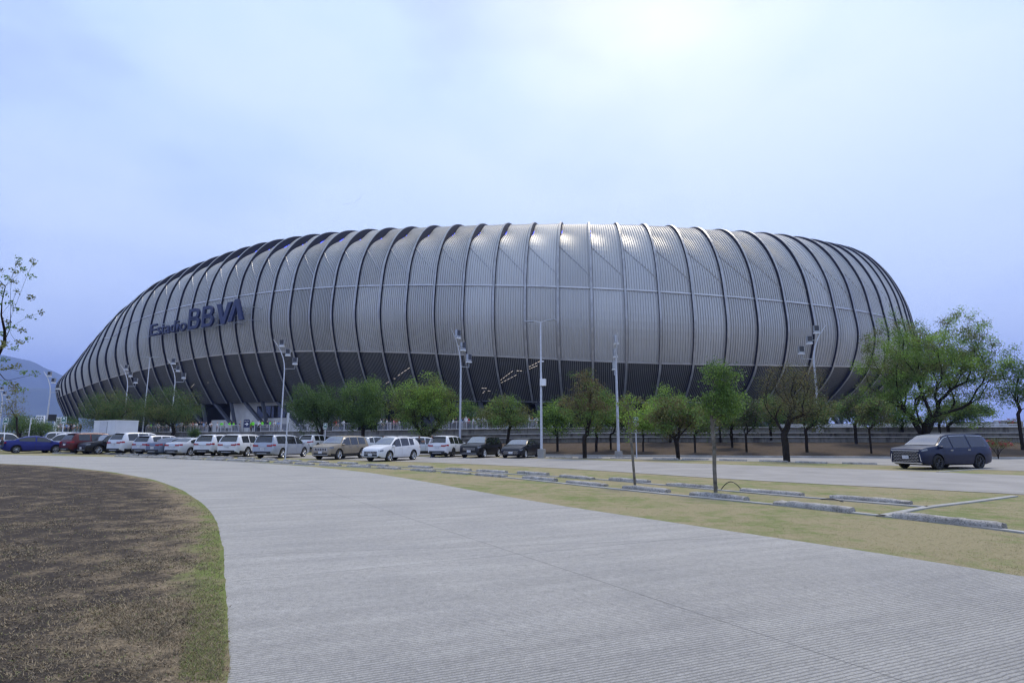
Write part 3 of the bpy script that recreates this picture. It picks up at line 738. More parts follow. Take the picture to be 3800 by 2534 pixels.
if True:
    mb = MB(); mb.box((0, 3600, 540), (18000, 10000, 1086)); hz = mb.build('haze', None)
    m = bpy.data.materials.new('haze_air'); m.use_nodes = True; N, L = m.node_tree.nodes, m.node_tree.links; N.remove(N['Principled BSDF'])
    pv = N.new('ShaderNodeVolumePrincipled'); pv.inputs['Color'].default_value = (.27, .38, .82, 1); pv.inputs['Density'].default_value = .00014; pv.inputs['Anisotropy'].default_value = .1
    L.new(pv.outputs[0], N['Material Output'].inputs['Volume']); hz.data.materials.clear(); hz.data.materials.append(m); tag(hz, 'pale blue haze in the air', kind='stuff')
# ================================================================== VEHICLES
def pchip(X, Y):
    X, Y = np.asarray(X, float), np.asarray(Y, float); h = np.diff(X); d = np.diff(Y)/h; m = np.zeros(len(X))
    for i in range(1, len(X)-1):
        if d[i-1]*d[i] > 0: w1 = 2*h[i]+h[i-1]; w2 = h[i]+2*h[i-1]; m[i] = (w1+w2)/(w1/d[i-1]+w2/d[i])
    m[0], m[-1] = d[0], d[-1]
    def f(x):
        x = min(max(x, X[0]), X[-1]); i = min(int(np.searchsorted(X, x, 'right'))-1, len(X)-2); i = max(i, 0); t = (x-X[i])/h[i]
        return float(Y[i]*(2*t**3-3*t*t+1)+h[i]*m[i]*(t**3-2*t*t+t)+Y[i+1]*(-2*t**3+3*t*t)+h[i]*m[i+1]*(t**3-t*t))
    return f
KINDS = {  # profiles run from the rear (0) to the front (1); heights as a share of H
 'suv': dict(L=4.75, W=1.92, H=1.72, wb=2.78, fo=.93, R=.37, top=[(0, .50), (.012, .60), (.03, .68), (.075, .90), (.11, .965), (.2, .99), (.38, 1.), (.55, .985), (.63, .945), (.755, .665), (.80, .645), (.9, .615), (.965, .575), (.99, .53), (1, .47)],
   belt=[(0, .50), (.03, .60), (.2, .625), (.5, .60), (.755, .585), (.9, .57), (.97, .545), (1, .47)], win=[(.125, .30), (.325, .50), (.52, .725)], rw=(.028, .085), ws=(.625, .75), clad=.13),
 'crossover': dict(L=4.65, W=1.80, H=1.66, wb=2.69, fo=.95, R=.345, top=[(0, .48), (.012, .60), (.04, .70), (.10, .86), (.16, .93), (.26, .98), (.42, 1.), (.53, .985), (.61, .935), (.76, .66), (.8, .64), (.9, .59), (.965, .52), (.99, .45), (1, .40)],
   belt=[(0, .48), (.04, .62), (.12, .66), (.2, .645), (.5, .60), (.76, .565), (.9, .53), (.97, .47), (1, .40)], win=[(.20, .30), (.325, .505), (.525, .73)], rw=(.045, .13), ws=(.61, .755), clad=.10),
 'sedan': dict(L=4.6, W=1.78, H=1.45, wb=2.68, fo=.88, R=.325, top=[(0, .52), (.012, .66), (.03, .72), (.15, .755), (.30, .94), (.38, .985), (.47, 1.), (.56, .975), (.62, .93), (.76, .685), (.8, .66), (.9, .60), (.965, .52), (.99, .46), (1, .40)],
   belt=[(0, .52), (.03, .66), (.15, .70), (.3, .685), (.5, .655), (.76, .61), (.9, .55), (.97, .48), (1, .40)], win=[(.235, .475), (.50, .735)], rw=(.165, .295), ws=(.615, .755), clad=.06),
 'minivan': dict(L=5.18, W=1.98, H=1.77, wb=3.06, fo=.98, R=.365, top=[(0, .45), (.01, .58), (.025, .68), (.06, .92), (.09, .965), (.2, .99), (.38, 1.), (.56, .985), (.65, .935), (.805, .66), (.85, .64), (.92, .615), (.97, .585), (.99, .56), (1, .51)],
   belt=[(0, .45), (.025, .58), (.1, .61), (.3, .60), (.5, .585), (.81, .58), (.92, .57), (.97, .56), (1, .51)], hw=[.80, .88, .95, 1, 1, .975, .945, .91, .87], win=[(.10, .33), (.355, .58), (.60, .775)], rw=(.024, .068), ws=(.645, .80), clad=.07),
}
PAINT = {}
def paint(col, metal=.0):
    k = (col, metal)
    if k not in PAINT:
        m, N, L, b = newmat('car_paint'); b.inputs['Base Color'].default_value = (*col, 1); setin(b, 'Metallic', metal*.45); setin(b, 'Roughness', .38); setin(b, 'Specular IOR Level', .25); setin(b, 'Coat Weight', .25); setin(b, 'Coat Roughness', .04)
        n = noise(N, L, 2.5, 4); L.new(mixc(N, L, ramp(N, L, n, [(.35, .0), (.75, .22)]), col, tuple(.85*c+.15*d for c, d in zip(col, (.2, .18, .15)))), b.inputs['Base Color'])
        PAINT[k] = m
    return PAINT[k]
WHEELS = {}
def wheel_meshes(Rr, dark):
    k = (Rr, dark)
    if k in WHEELS: return WHEELS[k]
    w = .11; mb = MB(); ri = Rr*.68
    mb.lathe([(ri, -w), (Rr*.93, -w), (Rr, -w*.7), (Rr, w*.7), (Rr*.93, w), (ri, w), (ri*.97, w*.5)], 28, 'y')
    ty = mb.build('wheel', M['tyre'], None, 40); mb = MB()
    mb.lathe([(ri*.93, w*.3), (ri, w*.9), (ri*.985, w*1.02), (ri*.90, w*.8), (ri*.86, w*.1), (0.01, w*.05)], 28, 'y', mi=1)
    for f in range(len(mb.f)):
        if f % 5 < 3: mb.m[f] = 0
    for s in range(5):
        for da in (-.2, .2):
            a = 2*math.pi*s/5+da*.9; a2 = 2*math.pi*s/5+da*1.5
            p = Vector((math.cos(a)*ri*.16, w*.75, math.sin(a)*ri*.16)); q = Vector((math.cos(a2)*ri*.93, w*.8, math.sin(a2)*ri*.93)); mb.tube([p, q], [ri*.085, ri*.07], 4, 0)
    mb.lathe([(.001, w*.98), (ri*.2, w*.95), (ri*.22, w*.6)], 12, 'y', mi=0)
    rm = mb.build('rim', [M['rimdark' if dark else 'rim'], M['black']], None, 40)
    WHEELS[k] = (ty.data, rm.data); bpy.data.objects.remove(ty); bpy.data.objects.remove(rm); return WHEELS[k]
def text_mesh(txt, name='lettering'):
    cu = bpy.data.curves.new('lettering', 'FONT'); cu.body = txt; cu.size = 1.; cu.resolution_u = 1; cu.align_x = 'CENTER'
    ob = bpy.data.objects.new(name, cu); COL.objects.link(ob); bpy.context.view_layer.update()
    me = bpy.data.meshes.new_from_object(ob.evaluated_get(bpy.context.evaluated_depsgraph_get())); bpy.data.objects.remove(ob); return me
_txt = {}
def text_on(txt, o, u, v, h, mat, parent, name='lettering'):
    if txt not in _txt: _txt[txt] = text_mesh(txt)
    me = _txt[txt].copy(); o, u, v = Vector(o), Vector(u), Vector(v)
    for q in me.vertices: q.co = o+u*q.co.x*h+v*(q.co.y-.35)*h
    me.materials.clear(); me.materials.append(mat); ob = bpy.data.objects.new(name, me); COL.objects.link(ob); ob.parent = parent; return ob
def car(label, kind, loc, psi, col, metal=0., over=None, dark_rims=False, hatch=False, rails=False, grille='bars', cat='car', chrome_line=False, plate='ZC-54-G2', emblem=False, group='parked cars', sunroof=False):
    K = dict(KINDS[kind]); K.update(over or {}); L, W, H, wb, Rr = K['L'], K['W'], K['H'], K['wb'], K['R']
    # psi: heading as an azimuth from +Y towards +X (radians); the car's own +X is its front
    root = empty('parked_car', loc, math.pi/2-psi, label, cat, group)
    T, B = pchip(*zip(*K['top'])), pchip(*zip(*K['belt']))
    gc = .2 if kind != 'sedan' else .17
    ZB = pchip([0, .06, .14, .86, .95, 1], [gc+.16, gc+.04, gc, gc, gc+.02, gc+.1])
    HW = pchip([0, .015, .05, .14, .8, .92, .965, .99, 1], K.get('hw', [.78, .86, .945, 1, 1, .965, .925, .86, .79]))
    hwm = W/2
    def sec(u):
        zt, zr, zb, hw = B(u)*H, T(u)*H, ZB(u), HW(u)*hwm; g = max(zr-zt, .012); zt = min(zt, zr-.012); hb = zt-zb
        y5 = hw*.955; y6 = y5-.30*g-.01; 
        return np.array([(0, zb), (hw*.78, zb), (hw*.94, zb+.07), (hw*.985, zb+.30*hb), (hw, zb+.62*hb), (hw*.985, zb+.85*hb), (y5, zt), (y6, zt+.84*g), (y6-.05-.06*min(g, .5), zt+.965*g), (y6*.55, zr), (0, zr+.012)])
    us = np.unique(np.round(np.r_[np.linspace(0, 1, 41), [.006, .012, .02, .035, .06, .09, .965, .98, .99, .996]], 4))
    X = lambda u: (u-.5)*L
    mb = MB(); rows = []; n = 11
    for u in us:
        s = sec(u); ring = [(X(u), y, z) for y, z in s]+[(X(u), -y, z) for y, z in s[-2:0:-1]]; rows.append(ring)
    mb.quadstrip(rows, 0, True); nr = len(rows[0])
    mb.f.append(tuple(range(nr))); mb.m.append(0); e = (len(us)-1)*nr; mb.f.append(tuple(e+i for i in reversed(range(nr)))); mb.m.append(0)
    clad = K['clad']*H+gc
    for i, f in enumerate(mb.f):
        zc = sum(mb.v[q][2] for q in f)/len(f)
        if zc < clad-.03: mb.m[i] = 1
    P = paint(col, metal)
    body = mb.build('body', [P, M['black'], M['arch']], root)
    bm = bmesh.new(); bm.from_mesh(body.data); bmesh.ops.recalc_face_normals(bm, faces=bm.faces); bm.to_mesh(body.data); bm.free()
    ax = [X(1)-K['fo'], X(1)-K['fo']-wb]
    cm = MB()
    for a in ax:
        for s in (1, -1):
            rings = [[(a+Rr*1.17*math.cos(q), s*yy, Rr+.02+Rr*1.17*math.sin(q)) for q in np.linspace(0, 2*math.pi, 28, endpoint=False)] for yy in (hwm-.30, hwm+.2)]
            b0 = len(cm.v); cm.quadstrip(rings, 2, True); cm.f.append(tuple(b0+i for i in range(28))); cm.m.append(2); cm.f.append(tuple(b0+28+i for i in reversed(range(28)))); cm.m.append(2)
    cut = cm.build('cutter', [P, M['black'], M['arch']], root)
    bm = bmesh.new(); bm.from_mesh(cut.data); bmesh.ops.recalc_face_normals(bm, faces=bm.faces); bm.to_mesh(cut.data); bm.free()
    md = body.modifiers.new('b', 'BOOLEAN'); md.object = cut; md.operation = 'DIFFERENCE'; md.solver = 'EXACT'
    bpy.context.view_layer.update()
    me = bpy.data.meshes.new_from_object(body.evaluated_get(bpy.context.evaluated_depsgraph_get())); body.modifiers.clear(); body.data = me; me.name = 'body'
    bpy.data.objects.remove(cut)
    me.polygons.foreach_set('use_smooth', [True]*len(me.polygons)); me.set_sharp_from_angle(angle=R(32))
    # point on the side skin at (u, share s between belt points)
    def side(u, z, s, off=.006):
        q = sec(u); zz = q[:, 1]; y = float(np.interp(z, zz[1:9], q[1:9, 0])); return (X(u), s*(y+off), z)
    # side glass
    for (a, b) in K['win']:
        for s in (1, -1):
            m = MB(); rows = []
            for u in np.unique(np.r_[a, us[(us > a) & (us < b)], b]):
                q = sec(u); z0, z1 = q[6, 1]+.02, q[7, 1]+.0
                z1 = max(z1, z0+.004); rows.append([side(u, z0+(z1-z0)*t, s, .012) for t in (0, .33, .66, 1)])
            m.quadstrip(rows); m.build('side_window', M['cglass'], root, 180)
            if chrome_line:
                m = MB(); m.tube([r[-1] for r in rows], .012, 4); m.build('window_trim', M['chrome'], root)
    def topglass(name, u0, u1, wmul):
        m = MB(); rows = []
        for u in np.unique(np.r_[u0, us[(us > u0) & (us < u1)], u1]):
            q = sec(u); d = .02; ys = np.linspace(-1, 1, 9)*(q[8, 0])*wmul
            du = .004; sl = (sec(min(u+du, 1))[10, 1]-sec(max(u-du, 0))[10, 1])/(2*du*L); nx, nz = -sl, 1.; nn = math.hypot(nx, nz); nx /= nn; nz /= nn
            rows.append([(X(u)+nx*.022, y, float(np.interp(-abs(y), -q[8:, 0], q[8:, 1]))+nz*.022) for y in ys])
        m.quadstrip(rows); return m.build(name, M['screen_glass' if name == 'windscreen' else 'cglass'], root, 180)
    topglass('windscreen', K['ws'][0], K['ws'][1], .97)
    if not hatch: topglass('rear_window', K['rw'][0], K['rw'][1], .93)
    if sunroof: topglass('sunroof', K['ws'][0]-.2, K['ws'][0]-.05, .8)
    # doors: a skin proud of the body over a dark seam, one per window behind the quarter glass
    doors = K['win'][-2:]
    for (a, b) in doors:
        a2, b2 = a-.012, min(b, X(1) and b)+.006
        b2 = min(b2, .5+(ax[0]-Rr*1.3)/L); a2 = max(a2, .5+(ax[1]+Rr*.75)/L)
        for s in (1, -1):
            m = MB()
            for pad, off, mi in ((.006, .004, 1), (0, .011, 0)):
                rows = []
                for u in np.linspace(a2-pad*.4, b2+pad*.4, 6):
                    q = sec(u); z0 = clad+.02-pad; z1 = q[6, 1]-.005; lo = z0
                    if u < .5+(ax[1]+Rr*1.25)/L: lo = max(lo, Rr*1.9)
                    rows.append([side(u, lo+(z1-lo)*t, s, off) for t in (0, .25, .5, .75, 1)])
                m.quadstrip(rows, mi)
            d = m.build('door', [P, M['black']], root, 180)
            h = MB(); u = a2+.035; p = side(u, B(u)*H-.10, s, .03); h.box(p, (.2, .035, .035)); h.build('handle', M['chrome'] if chrome_line else P, d)
    # wheels
    ty, rm = wheel_meshes(Rr, dark_rims)
    for a in ax:
        for s in (1, -1):
            o = bpy.data.objects.new('wheel', ty); COL.objects.link(o); o.parent = root; o.location = (a, s*(hwm-.115), Rr); o.rotation_euler = (0, random.uniform(0, 6), 0 if s > 0 else math.pi)
            r = bpy.data.objects.new('rim', rm); COL.objects.link(r); r.parent = o
    # lamps: patches of the nose and tail skin
    def lamp(name, u0, u1, z0, z1, mat, slant=0.):
        for s in (1, -1):
            m = MB(); rows = []
            for i, u in enumerate(np.linspace(u0, u1, 7)):
                dz = slant*(1-i/6.); rows.append([side(u, (z0+dz+(z1-z0)*t)*H, s, .012) for t in (0, .5, 1)])
            m.quadstrip(rows); o = m.build(name, mat, root, 180)
    zf = T(.985); lamp('headlight', .935, .997, zf*(.88 if kind == 'minivan' else .83), zf*.965, M['headlamp'], .03)
    # front fascia on the nose cap
    fx = X(1); hw1 = HW(1)*hwm; zt1, zb1 = T(1)*H, ZB(1)
    g0 = MB()
    if grille == 'bars':
        gh = .20*H/1.7; gz = zt1-.10
        g0.box((fx-.02, 0, gz), (.07, hw1*1.45, gh)); gr = g0.build('grille', M['black'], root)
        for i in range(3):
            m = MB(); m.box((fx+.02, 0, gz-gh/2+gh*(i+.5)/3), (.02, hw1*1.4, .018)); m.build('grille_bar', M['chrome'], gr)
    elif grille == 'slots':
        gz = zt1-.07; g0.box((fx-.02, 0, gz), (.07, hw1*1.5, .2)); gr = g0.build('grille', M['chrome'], root)
        for i in range(7):
            m = MB(); m.box((fx+.015, (i-3)*hw1*.2, gz), (.02, hw1*.12, .15)); m.build('grille_slot', M['black'], gr)
    elif grille == 'wide':
        gh = zt1-zb1-.08; gz = (zt1+zb1)/2+.02; g0.box((fx-.02, 0, gz), (.08, hw1*1.62, gh), taper=.96); gr = g0.build('grille', M['black'], root)
        rr = 7 if kind == 'minivan' else 4
        if kind == 'minivan':
            for s in (1, -1):
                m = MB(); m.obox((fx-.06, s*hw1*.93-.02, zb1+.12), (.09, 0, 0), (0, .045, 0), (0, -s*.05, .36)); m.build('daytime_light', M['chrome'], root)
            m = MB(); m.box((fx+.0, 0, zt1+.02), (.10, hw1*1.75, .05)); m.build('hood_trim', M['chrome'], root)
            m = MB(); m.box((fx-.01, 0, zb1+.02), (.10, hw1*1.85, .05)); m.build('bumper_lip', M['chrome'], root)
        for i in range(rr):
            z = gz-gh/2+gh*(i+.6)/rr; m = MB()
            for j in range(9):
                y = (j-4)*hw1*.175+(.04 if i % 2 else -.04)
                if abs(y) < .2 and .3 < (i+.6)/rr < .62 and kind == 'minivan': continue
                m.box((fx+.028, y, z), (.02, hw1*.12, .018))
            o = m.build('grille_bar', M['chrome'], gr); 
    elif grille == 'vee':
        gz = zt1-.06; g0.box((fx-.02, 0, gz), (.07, hw1*1.5, .15)); gr = g0.build('grille', M['black'], root)
        for s in (-1, 1):
            for i in range(3):
                m = MB(); y = s*(.17+i*.12); m.obox((fx+.012, y-.02, gz-.07), (.02, 0, 0), (0, .035, 0), (0, s*.05, .14)); m.build('grille_bar', M['chrome'], gr)
        m = MB(); m.lathe([(.095, 0), (.095, .02), (.07, .02), (.07, 0)], 20, 'y'); m.v = [(fx+.02+y, x, z+gz) for x, y, z in m.v]; em = m.build('emblem', M['chrome'], gr, 40); m = MB(); m.box((fx+.035, 0, gz), (.02, .25, .03)); m.build('emblem_bar', M['chrome'], gr)
    if grille != 'wide':
        m = MB(); m.box((fx-.03, 0, zb1+.13), (.08, hw1*1.55, .13)); m.build('lower_intake', M['black'], root)
        m = MB(); m.box((fx+.012, 0, zb1+.045), (.04, hw1*1.7, .035)); m.build('bumper_lip', M['galv'], root)
    pzf = (zt1+zb1)/2-.02+(.02 if grille == 'wide' else -.0)
    m = MB(); m.box((fx+.04, 0, pzf), (.02, .34, .16)); pl = m.build('number_plate', M['plate'], root); text_on(plate, (fx+.052, 0, pzf), (0, 1, 0), (0, 0, 1), .085, M['platetext'], pl)
    # rear
    rx = X(0); hw0 = HW(0)*hwm; zt0, zb0 = T(0)*H, ZB(0)
    lamp('tail_light', .004, .055 if kind != 'sedan' else .05, T(.012)*.88, T(.012)*1.0, M['taillamp'], .0)
    m = MB()
    for s in (-1, 1): 
        m = MB(); m.box((rx-.012, s*hw0*.72, T(.012)*H*.90), (.05, hw0*.5, .10)); m.build('tail_light', M['taillamp'], root)
    m = MB(); m.box((rx-.012, 0, zb0+.08), (.05, hw0*1.75, .17)); m.build('rear_bumper', M['black'], root)
    m = MB(); m.box((rx-.03, 0, zb0+.02), (.05, hw0*1.0, .05)); m.build('bumper_lip', M['galv'], root)
    zp = zt0-.10 if kind != 'sedan' else zb0+.3
    m = MB(); m.box((rx-.02, 0, zp), (.02, .34, .16)); pl = m.build('number_plate', M['plate'], root); text_on(plate, (rx-.033, 0, zp), (0, -1, 0), (0, 0, 1), .085, M['platetext'], pl)
    m = MB(); m.box((rx-.015, 0, zp+.12), (.03, .7, .03)); m.build('tailgate_trim', M['chrome'], root)
    if kind in ('suv', 'crossover', 'minivan') and not hatch:
        u = K['rw'][1]+.012; m = MB(); q = sec(u); m.box((X(u)-.06, 0, T(u)*H+.015), (.26, q[8, 0]*1.7, .035)); m.build('roof_spoiler', P, root)
    if hatch:   # raised tailgate hinged at the roof's rear edge, near-black slab standing in for the shaded boot
        u = K['rw'][1]; hx, hzz = X(u)+.02, T(u)*H; yw = sec(u)[8, 0]+.1
        m = MB(); pr = [(0, 0), (-.35, .10), (-.8, .06), (-1.05, -.10)]; rows = [[(hx+a, -yw, hzz+b), (hx+a, 0, hzz+b+.03), (hx+a, yw, hzz+b)] for a, b in pr]
        rows2 = [[(hx+a, -yw*.96, hzz+b-.07), (hx+a, 0, hzz+b-.05), (hx+a, yw*.96, hzz+b-.07)] for a, b in pr]
        m.quadstrip(rows, 0); m.quadstrip(rows2, 1)
        for j in (0, 2): m.quadstrip([[r[j] for r in rows], [r[j] for r in rows2]], 0)
        m.quadstrip([rows[-1], rows2[-1]], 0); tgte = m.build('raised_tailgate', [P, M['black']], root)
        m = MB(); m.box((hx-.62, 0, hzz+.10), (.36, yw*1.6, .02)); m.build('tailgate_window', M['cglass'], tgte)
        for s in (-1, 1): m = MB(); m.tube([(hx-.05, s*yw*.95, hzz-.35), (hx-.6, s*yw*.93, hzz+.02)], .015, 5); m.build('gas_strut', M['galv'], tgte)
        m = MB(); m.box((X(.02)-.035, 0, (zt0+T(.075)*H)/2+.06), (.06, yw*1.7, T(.075)*H-zt0-.06)); m.build('boot_shade_slab', M['arch'], root)
    if rails:
        for s in (1, -1):
            m = MB(); pts = []
            for u in np.linspace(.14, K['ws'][0]-.03, 9):
                q = sec(u); pts.append((X(u), s*(q[8, 0]-.02), q[8, 1]+(.05 if .16 < u < K['ws'][0]-.05 else .0)))
            m.tube(pts, .022, 5); m.build('roof_rail', M['galv'] if rails == 'silver' else M['black'], root)
    for s in (1, -1):
        u = K['ws'][1]-.03; p = side(u, B(u)*H+.06, s, .1); m = MB()
        m.lathe([(.001, -.11), (.07, -.09), (.085, 0), (.07, .09), (.001, .11)], 10, 'y', p); m.v = [(p[0]+(x-p[0])*.9, y, p[2]+(z-p[2])*.85) for x, y, z in m.v]; m.build('wing_mirror', P, root, 60)
    return root
WHITE, SILVER, BLACK = (.66, .67, .69), (.47, .50, .55), (.008, .008, .010)
def cp(px, py): return G(px, py)
def cY(px, Y): return on(px, Y)
CARS = []
def put(label, kind, px, py, psi, col, metal=0., **k):
    p = G(px, py); CARS.append((label, p)); return car(label, kind, p, R(psi), col, metal, **k)
put('white crossover with round front emblem parked nearest the road bend', 'crossover', 1455, 1708, 180+27, WHITE, grille='vee', rails='silver')
put('gold beige suv with seven slot grille beside the white crossover', 'suv', 1265, 1702, 180+21, (.30, .255, .19), .5, grille='slots', chrome_line=True)
put('silver minivan parked left of the gold suv behind the sign post', 'minivan', 1045, 1697, 11, (.36, .39, .45), .55)
put('white boxy suv with black rear bumper left of the silver minivan', 'suv', 910, 1692, 9, WHITE, over=dict(L=5.0, W=2.0, H=1.76), rails='silver')
put('white suv with slim dark tail lamps next to the boxy white suv', 'suv', 818, 1689, 8, (.62, .64, .68), over=dict(L=4.9, H=1.74), rails='black')
put('pale silver sedan between the white suv and the blue grey sedan', 'sedan', 716, 1689, 14, (.50, .53, .58), .3)
put('blue grey sedan parked between two silver cars', 'sedan', 652, 1688, 18, (.14, .17, .24), .4)
put('silver suv with full width tail lamps left of the blue grey sedan', 'suv', 600, 1686, 16, (.44, .46, .52), .5, over=dict(H=1.62, L=4.6))
put('tall white suv with sloped rear pillar left of the silver suv', 'suv', 520, 1684, 20, (.58, .61, .66), .1, over=dict(L=4.95, W=2.0, H=1.85))
put('black suv facing the road beside the maroon suv', 'suv', 412, 1683, 180+32, BLACK, over=dict(H=1.66, L=4.65))
put('dark maroon suv with silver roof rails beside the black suv', 'suv', 352, 1681, 26, (.09, .012, .014), .2, over=dict(L=5.0, W=1.98, H=1.77), rails='silver')
put('white suv facing the camera behind the blue sedan', 'suv', 240, 1677, 180+52, WHITE, over=dict(L=4.7, H=1.72))
put('white square off roader with dark upright windows behind the blue sedan', 'suv', 195, 1664, 180+45, (.6, .62, .65), over=dict(H=1.82, L=4.4, top=[(0, .55), (.01, .62), (.02, .9), (.04, .97), (.2, .99), (.5, 1.), (.60, .98), (.64, .95), (.70, .68), (.74, .66), (.9, .64), (.97, .60), (.99, .5), (1, .42)], ws=(.635, .695), win=[(.06, .28), (.31, .47), (.49, .675)], rw=(.012, .03)))
put('bright blue sedan seen side on at the far left of the row', 'sedan', 128, 1680, 46, (.012, .02, .17), .35, over=dict(L=4.5))
put('white suv with raised tailgate at the left frame edge behind a seated woman', 'suv', 5, 1675, 48, (.6, .62, .65), hatch=True)
put('white suv half hidden between the silver minivan and the gold suv', 'suv', 1175, 1673, 14, WHITE, over=dict(H=1.66))
put('white crossover with raised tailgate behind the gold suv', 'crossover', 1395, 1681, 40, (.6, .62, .65), hatch=True)
put('white suv with open black tailgate behind the emblem crossover', 'suv', 1563, 1690, 62, (.63, .65, .68), hatch=True, over=dict(H=1.66))
put('white suv showing its rear beside the man in the striped shirt', 'suv', 1664, 1694, 16, WHITE, over=dict(L=4.9, H=1.74, W=1.93), dark_rims=True)
put('black suv with chrome lower trim facing the lane', 'suv', 1788, 1696, 180+22, BLACK, over=dict(H=1.70, L=4.8, W=1.9), rails='black', grille='bars')
put('black fastback sedan with striped chrome grille beside the lamp post', 'sedan', 1937, 1697, 180+22, (.007, .008, .014), grille='wide', over=dict(L=4.85, H=1.48, W=1.88, wb=2.85, R=.34, top=[(0, .52), (.012, .64), (.03, .70), (.10, .735), (.30, .93), (.40, .985), (.47, 1.), (.56, .975), (.62, .93), (.77, .68), (.8, .655), (.9, .60), (.965, .52), (.99, .46), (1, .40)], rw=(.12, .295)))
put('dark blue minivan with wide chrome mesh grille alone on the right', 'minivan', 3500, 1737, 180+71, (.004, .010, .040), .2, over=dict(L=5.25, H=1.82), grille='wide', chrome_line=True, dark_rims=True, plate='ZC-54-2')
# white box trailer behind the cars
tp = on(421, 62); tr = empty('box_trailer', tp, R(-30), 'white box trailer parked behind the row of cars', 'trailer')
m = MB(); m.box((0, 0, 1.95), (4.3, 2.2, 2.1)); m.build('cargo_box', M['whitebox'], tr)
m = MB(); m.box((0, 0, 3.03), (4.36, 2.26, .08)); m.build('roof_edge', M['white'], tr)
for x in (-.9, .55): m = MB(); m.box((x, -1.105, 1.95), (.05, .03, 2.0)); m.build('panel_joint', M['galv'], tr)
m = MB(); m.box((-.2, -1.11, 1.95), (1.35, .03, 2.0)); m.build('side_door', M['galvlight'], tr)
m = MB(); m.box((0, 0, .8), (4.2, 1.6, .2)); m.build('chassis', M['black'], tr)
ty, rm = wheel_meshes(.365, False)
for x in (-.5, .4):
    for s in (1, -1):
        o = bpy.data.objects.new('wheel', ty); COL.objects.link(o); o.parent = tr; o.location = (x, s*.95, .365); o.rotation_euler = (0, 0, 0 if s > 0 else math.pi)
        r = bpy.data.objects.new('rim', rm); COL.objects.link(r); r.parent = o
# ================================================================== WHEEL STOPS
def make_stop(seed):
    rs = np.random.default_rng(seed); mb = MB(); rows = []; n = 15; Ls = 1.85; cut = rs.uniform(0, .12) if rs.random() < .4 else 0
    for i in range(n):
        x = -Ls/2+Ls*i/(n-1); e = 1 if 0 < i < n-1 else .86; h = (.125-(cut if i > n-4 else 0)*.8)*e; j = lambda s=.006: rs.normal(0, s)
        rows.append([(x+j(.01), -.13+j(), -.04), (x, -.125+j(), .06+j()), (x+j(.01), -.09+j(), h-.015+j()), (x, -.06+j(), h+j()), (x, .06+j(), h+j()), (x+j(.01), .09+j(), h-.015+j()), (x, .125+j(), .06+j()), (x, .13+j(), -.04)])
    mb.quadstrip(rows, 0, True); k = len(rows[0]); mb.f.append(tuple(reversed(range(k)))); mb.m.append(0); e = (n-1)*k; mb.f.append(tuple(e+i for i in range(k))); mb.m.append(0)
    return mb
STOPV = [make_stop(i).build('wheel_stop', M['stop'], None, 50) for i in range(5)]
sm = [o.data for o in STOPV]
for o in STOPV: bpy.data.objects.remove(o)
def stops(pxs, row, side_off):
    pts = [G(a, b) for a, b in pxs]
    for i, p in enumerate(pts):
        a, b = pts[max(i-1, 0)], pts[min(i+1, len(pts)-1)]; d = b-a
        o = bpy.data.objects.new('wheel_stop', sm[random.randrange(5)]); COL.objects.link(o); an = math.atan2(d[1], d[0])
        nrm = np.array([-math.sin(an), math.cos(an)])*side_off
        o.location = (p[0]+nrm[0], p[1]+nrm[1], p[2]+.02); o.rotation_euler = (0, 0, an+random.uniform(-.04, .04)+(math.pi if random.random() < .5 else 0)); o.scale = (1., 1., random.uniform(.72, .92))
        tag(o, f'weathered concrete wheel stop, {ordn(i)} from the right in the {row} row', 'wheel stop', 'wheel stops in the grass')
stops([(3511, 1941), (3014, 1887), (2665, 1847), (2396, 1819), (2176, 1798), (2002, 1781), (1822, 1767), (1692, 1757), (1570, 1748), (1442, 1739), (1330, 1733), (1225, 1728), (1130, 1723), (1050, 1718), (960, 1713), (880, 1710), (800, 1707), (720, 1704), (650, 1701), (585, 1698), (520, 1696), (460, 1694)], 'near', .0)
stops([(3227, 1860), (2861, 1832), (2565, 1808), (2335, 1788), (2140, 1775), (1977, 1760), (1825, 1752), (1700, 1744), (1560, 1735), (1400, 1728), (1290, 1721), (1180, 1716), (1085, 1711), (1000, 1706), (915, 1702), (830, 1699), (750, 1697), (680, 1695), (610, 1692), (550, 1690), (490, 1688), (430, 1686), (370, 1684), (240, 1683)], 'far', .0)
stops([(2080, 1699), (2190, 1700), (2310, 1701), (2470, 1704), (2580, 1706), (2720, 1709), (2870, 1713), (3010, 1718), (3190, 1722)], 'kerbside', .0)
# hose arc by the young tree
p = G(2676, 1815); q = G(2756, 1822); m = MB(); m.tube([p+(q-p)*t+np.array([0, 0, .26*math.sin(math.pi*t)]) for t in np.linspace(0, 1, 14)], .014, 6)
tag(m.build('irrigation_hose', M['black'], None, 180), 'black hose arching out of the grass beside the young tree', 'hose')
p = G(3045, 1853); q = G(3130, 1862); m = MB(); m.tube([p+(q-p)*t+np.array([0, 0, .05*math.sin(math.pi*t)]) for t in np.linspace(0, 1, 10)], .014, 6)
tag(m.build('irrigation_hose', M['black'], None, 180), 'black hose lying flat near the wheel stop on the right', 'hose')
